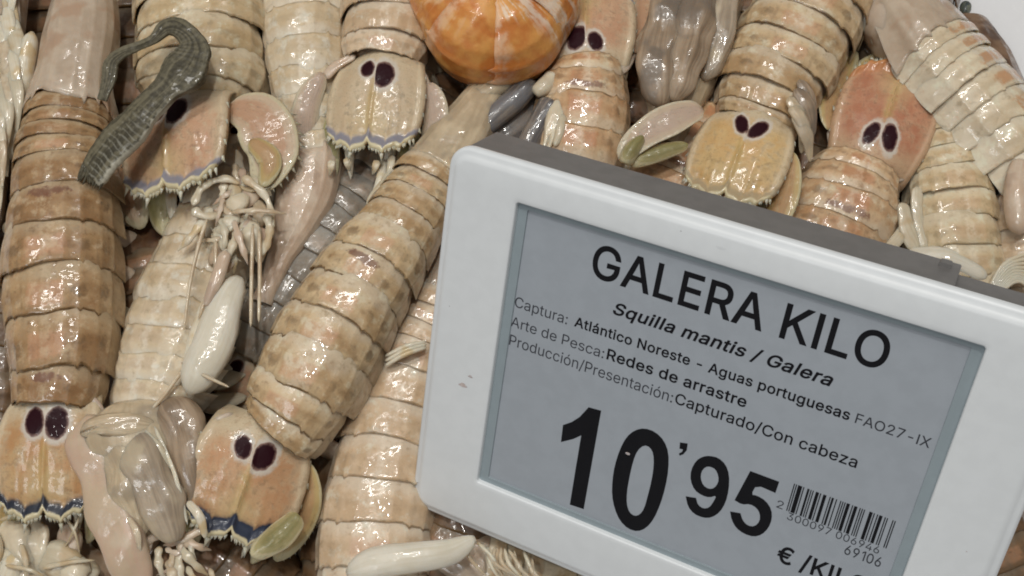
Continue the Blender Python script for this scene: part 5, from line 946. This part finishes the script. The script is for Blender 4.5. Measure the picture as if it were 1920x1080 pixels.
print_px('price_digit', [[(1080, 412), (1140, 425), (1190, 470), (1215, 540), (1212, 640), (1190, 730), (1150, 795), (1095, 830), (1040, 832), (975, 805), (935, 755), (920, 686), (920, 686), (990, 697), (990, 697), (1003, 745), (1040, 770), (1080, 762), (1110, 720), (1128, 680), (1080, 695), (1030, 680), (980, 645), (952, 580), (955, 510), (990, 445), (1035, 418)],
    [(1085, 485), (1122, 503), (1142, 550), (1140, 595), (1112, 632), (1075, 637), (1038, 612), (1021, 565), (1026, 520), (1053, 488)]], ink)
print_px('price_digit', [[(1356, 515), (1356, 515), (1552, 588), (1552, 588), (1526, 664), (1526, 664), (1398, 608), (1362, 675), (1400, 680), (1460, 715), (1500, 775), (1503, 840), (1480, 900), (1435, 945), (1380, 960), (1315, 940), (1260, 900), (1230, 845), (1220, 788), (1220, 788), (1290, 800), (1290, 800), (1305, 850), (1340, 885), (1385, 890), (1420, 855), (1422, 805), (1400, 765), (1355, 738), (1300, 742), (1250, 712), (1250, 712)]], ink)
pxrun('unit_lettering', '€ /KILO', (1452, 1056), (1622, 1112), (1460, 1025), ink, bold=16)
def barcode():
    Lc = ['0001101', '0011001', '0010011', '0111101', '0100011', '0110001', '0101111', '0111011', '0110111', '0001011']
    G = [''.join('1' if ch == '0' else '0' for ch in c)[::-1] for c in Lc]; Rr = [''.join('1' if ch == '0' else '0' for ch in c) for c in Lc]
    d = '2300097006946'; par = 'LLGGLG'
    bits = '101' + ''.join((Lc if p == 'L' else G)[int(x)] for x, p in zip(d[1:7], par)) + '01010' + ''.join(Rr[int(x)] for x in d[7:]) + '101'
    x0, x1 = tag_mm(1482, 930, TXT_Z)[0], tag_mm(1672, 1000, TXT_Z)[0]
    y0, y1 = tag_mm(1490, 907, TXT_Z)[1] , tag_mm(1476, 958, TXT_Z)[1]
    V = []; F = []; i = 0; w = (x1 - x0) / len(bits)
    while i < len(bits):
        if bits[i] == '1':
            j = i
            while j < len(bits) and bits[j] == '1': j += 1
            b = len(V); a, e = x0 + i * w, x0 + j * w
            V += [(a / 10, -y1 / 10, -TXT_Z / 10), (e / 10, -y1 / 10, -TXT_Z / 10), (e / 10, -y0 / 10, -TXT_Z / 10), (a / 10, -y0 / 10, -TXT_Z / 10)]; F.append((b, b + 1, b + 2, b + 3)); i = j
        else: i += 1
    me = bpy.data.meshes.new('barcode'); me.from_pydata(V, [], F); me.materials.append(ink)
    o = bpy.data.objects.new('barcode', me); COL.objects.link(o); o.parent = scr
    h = (y1 - y0)
    text_obj('barcode_digits', '2', (x0 - 1.9, x0 - .7, y1 - 1.6, y1 + .1), grey_ink)
    text_obj('barcode_digits', '300097', (x0 + .5, x0 + (x1 - x0) * .47, y1 + .15, y1 + 1.75), grey_ink)
    text_obj('barcode_digits', '006946', (x0 + (x1 - x0) * .52, x1 - 1.0, y1 + .15, y1 + 1.75), grey_ink)
barcode()
pxrun('code_lettering', '69106', (1581, 1040), (1650, 1062), (1585, 1022), grey_ink, bold=5)
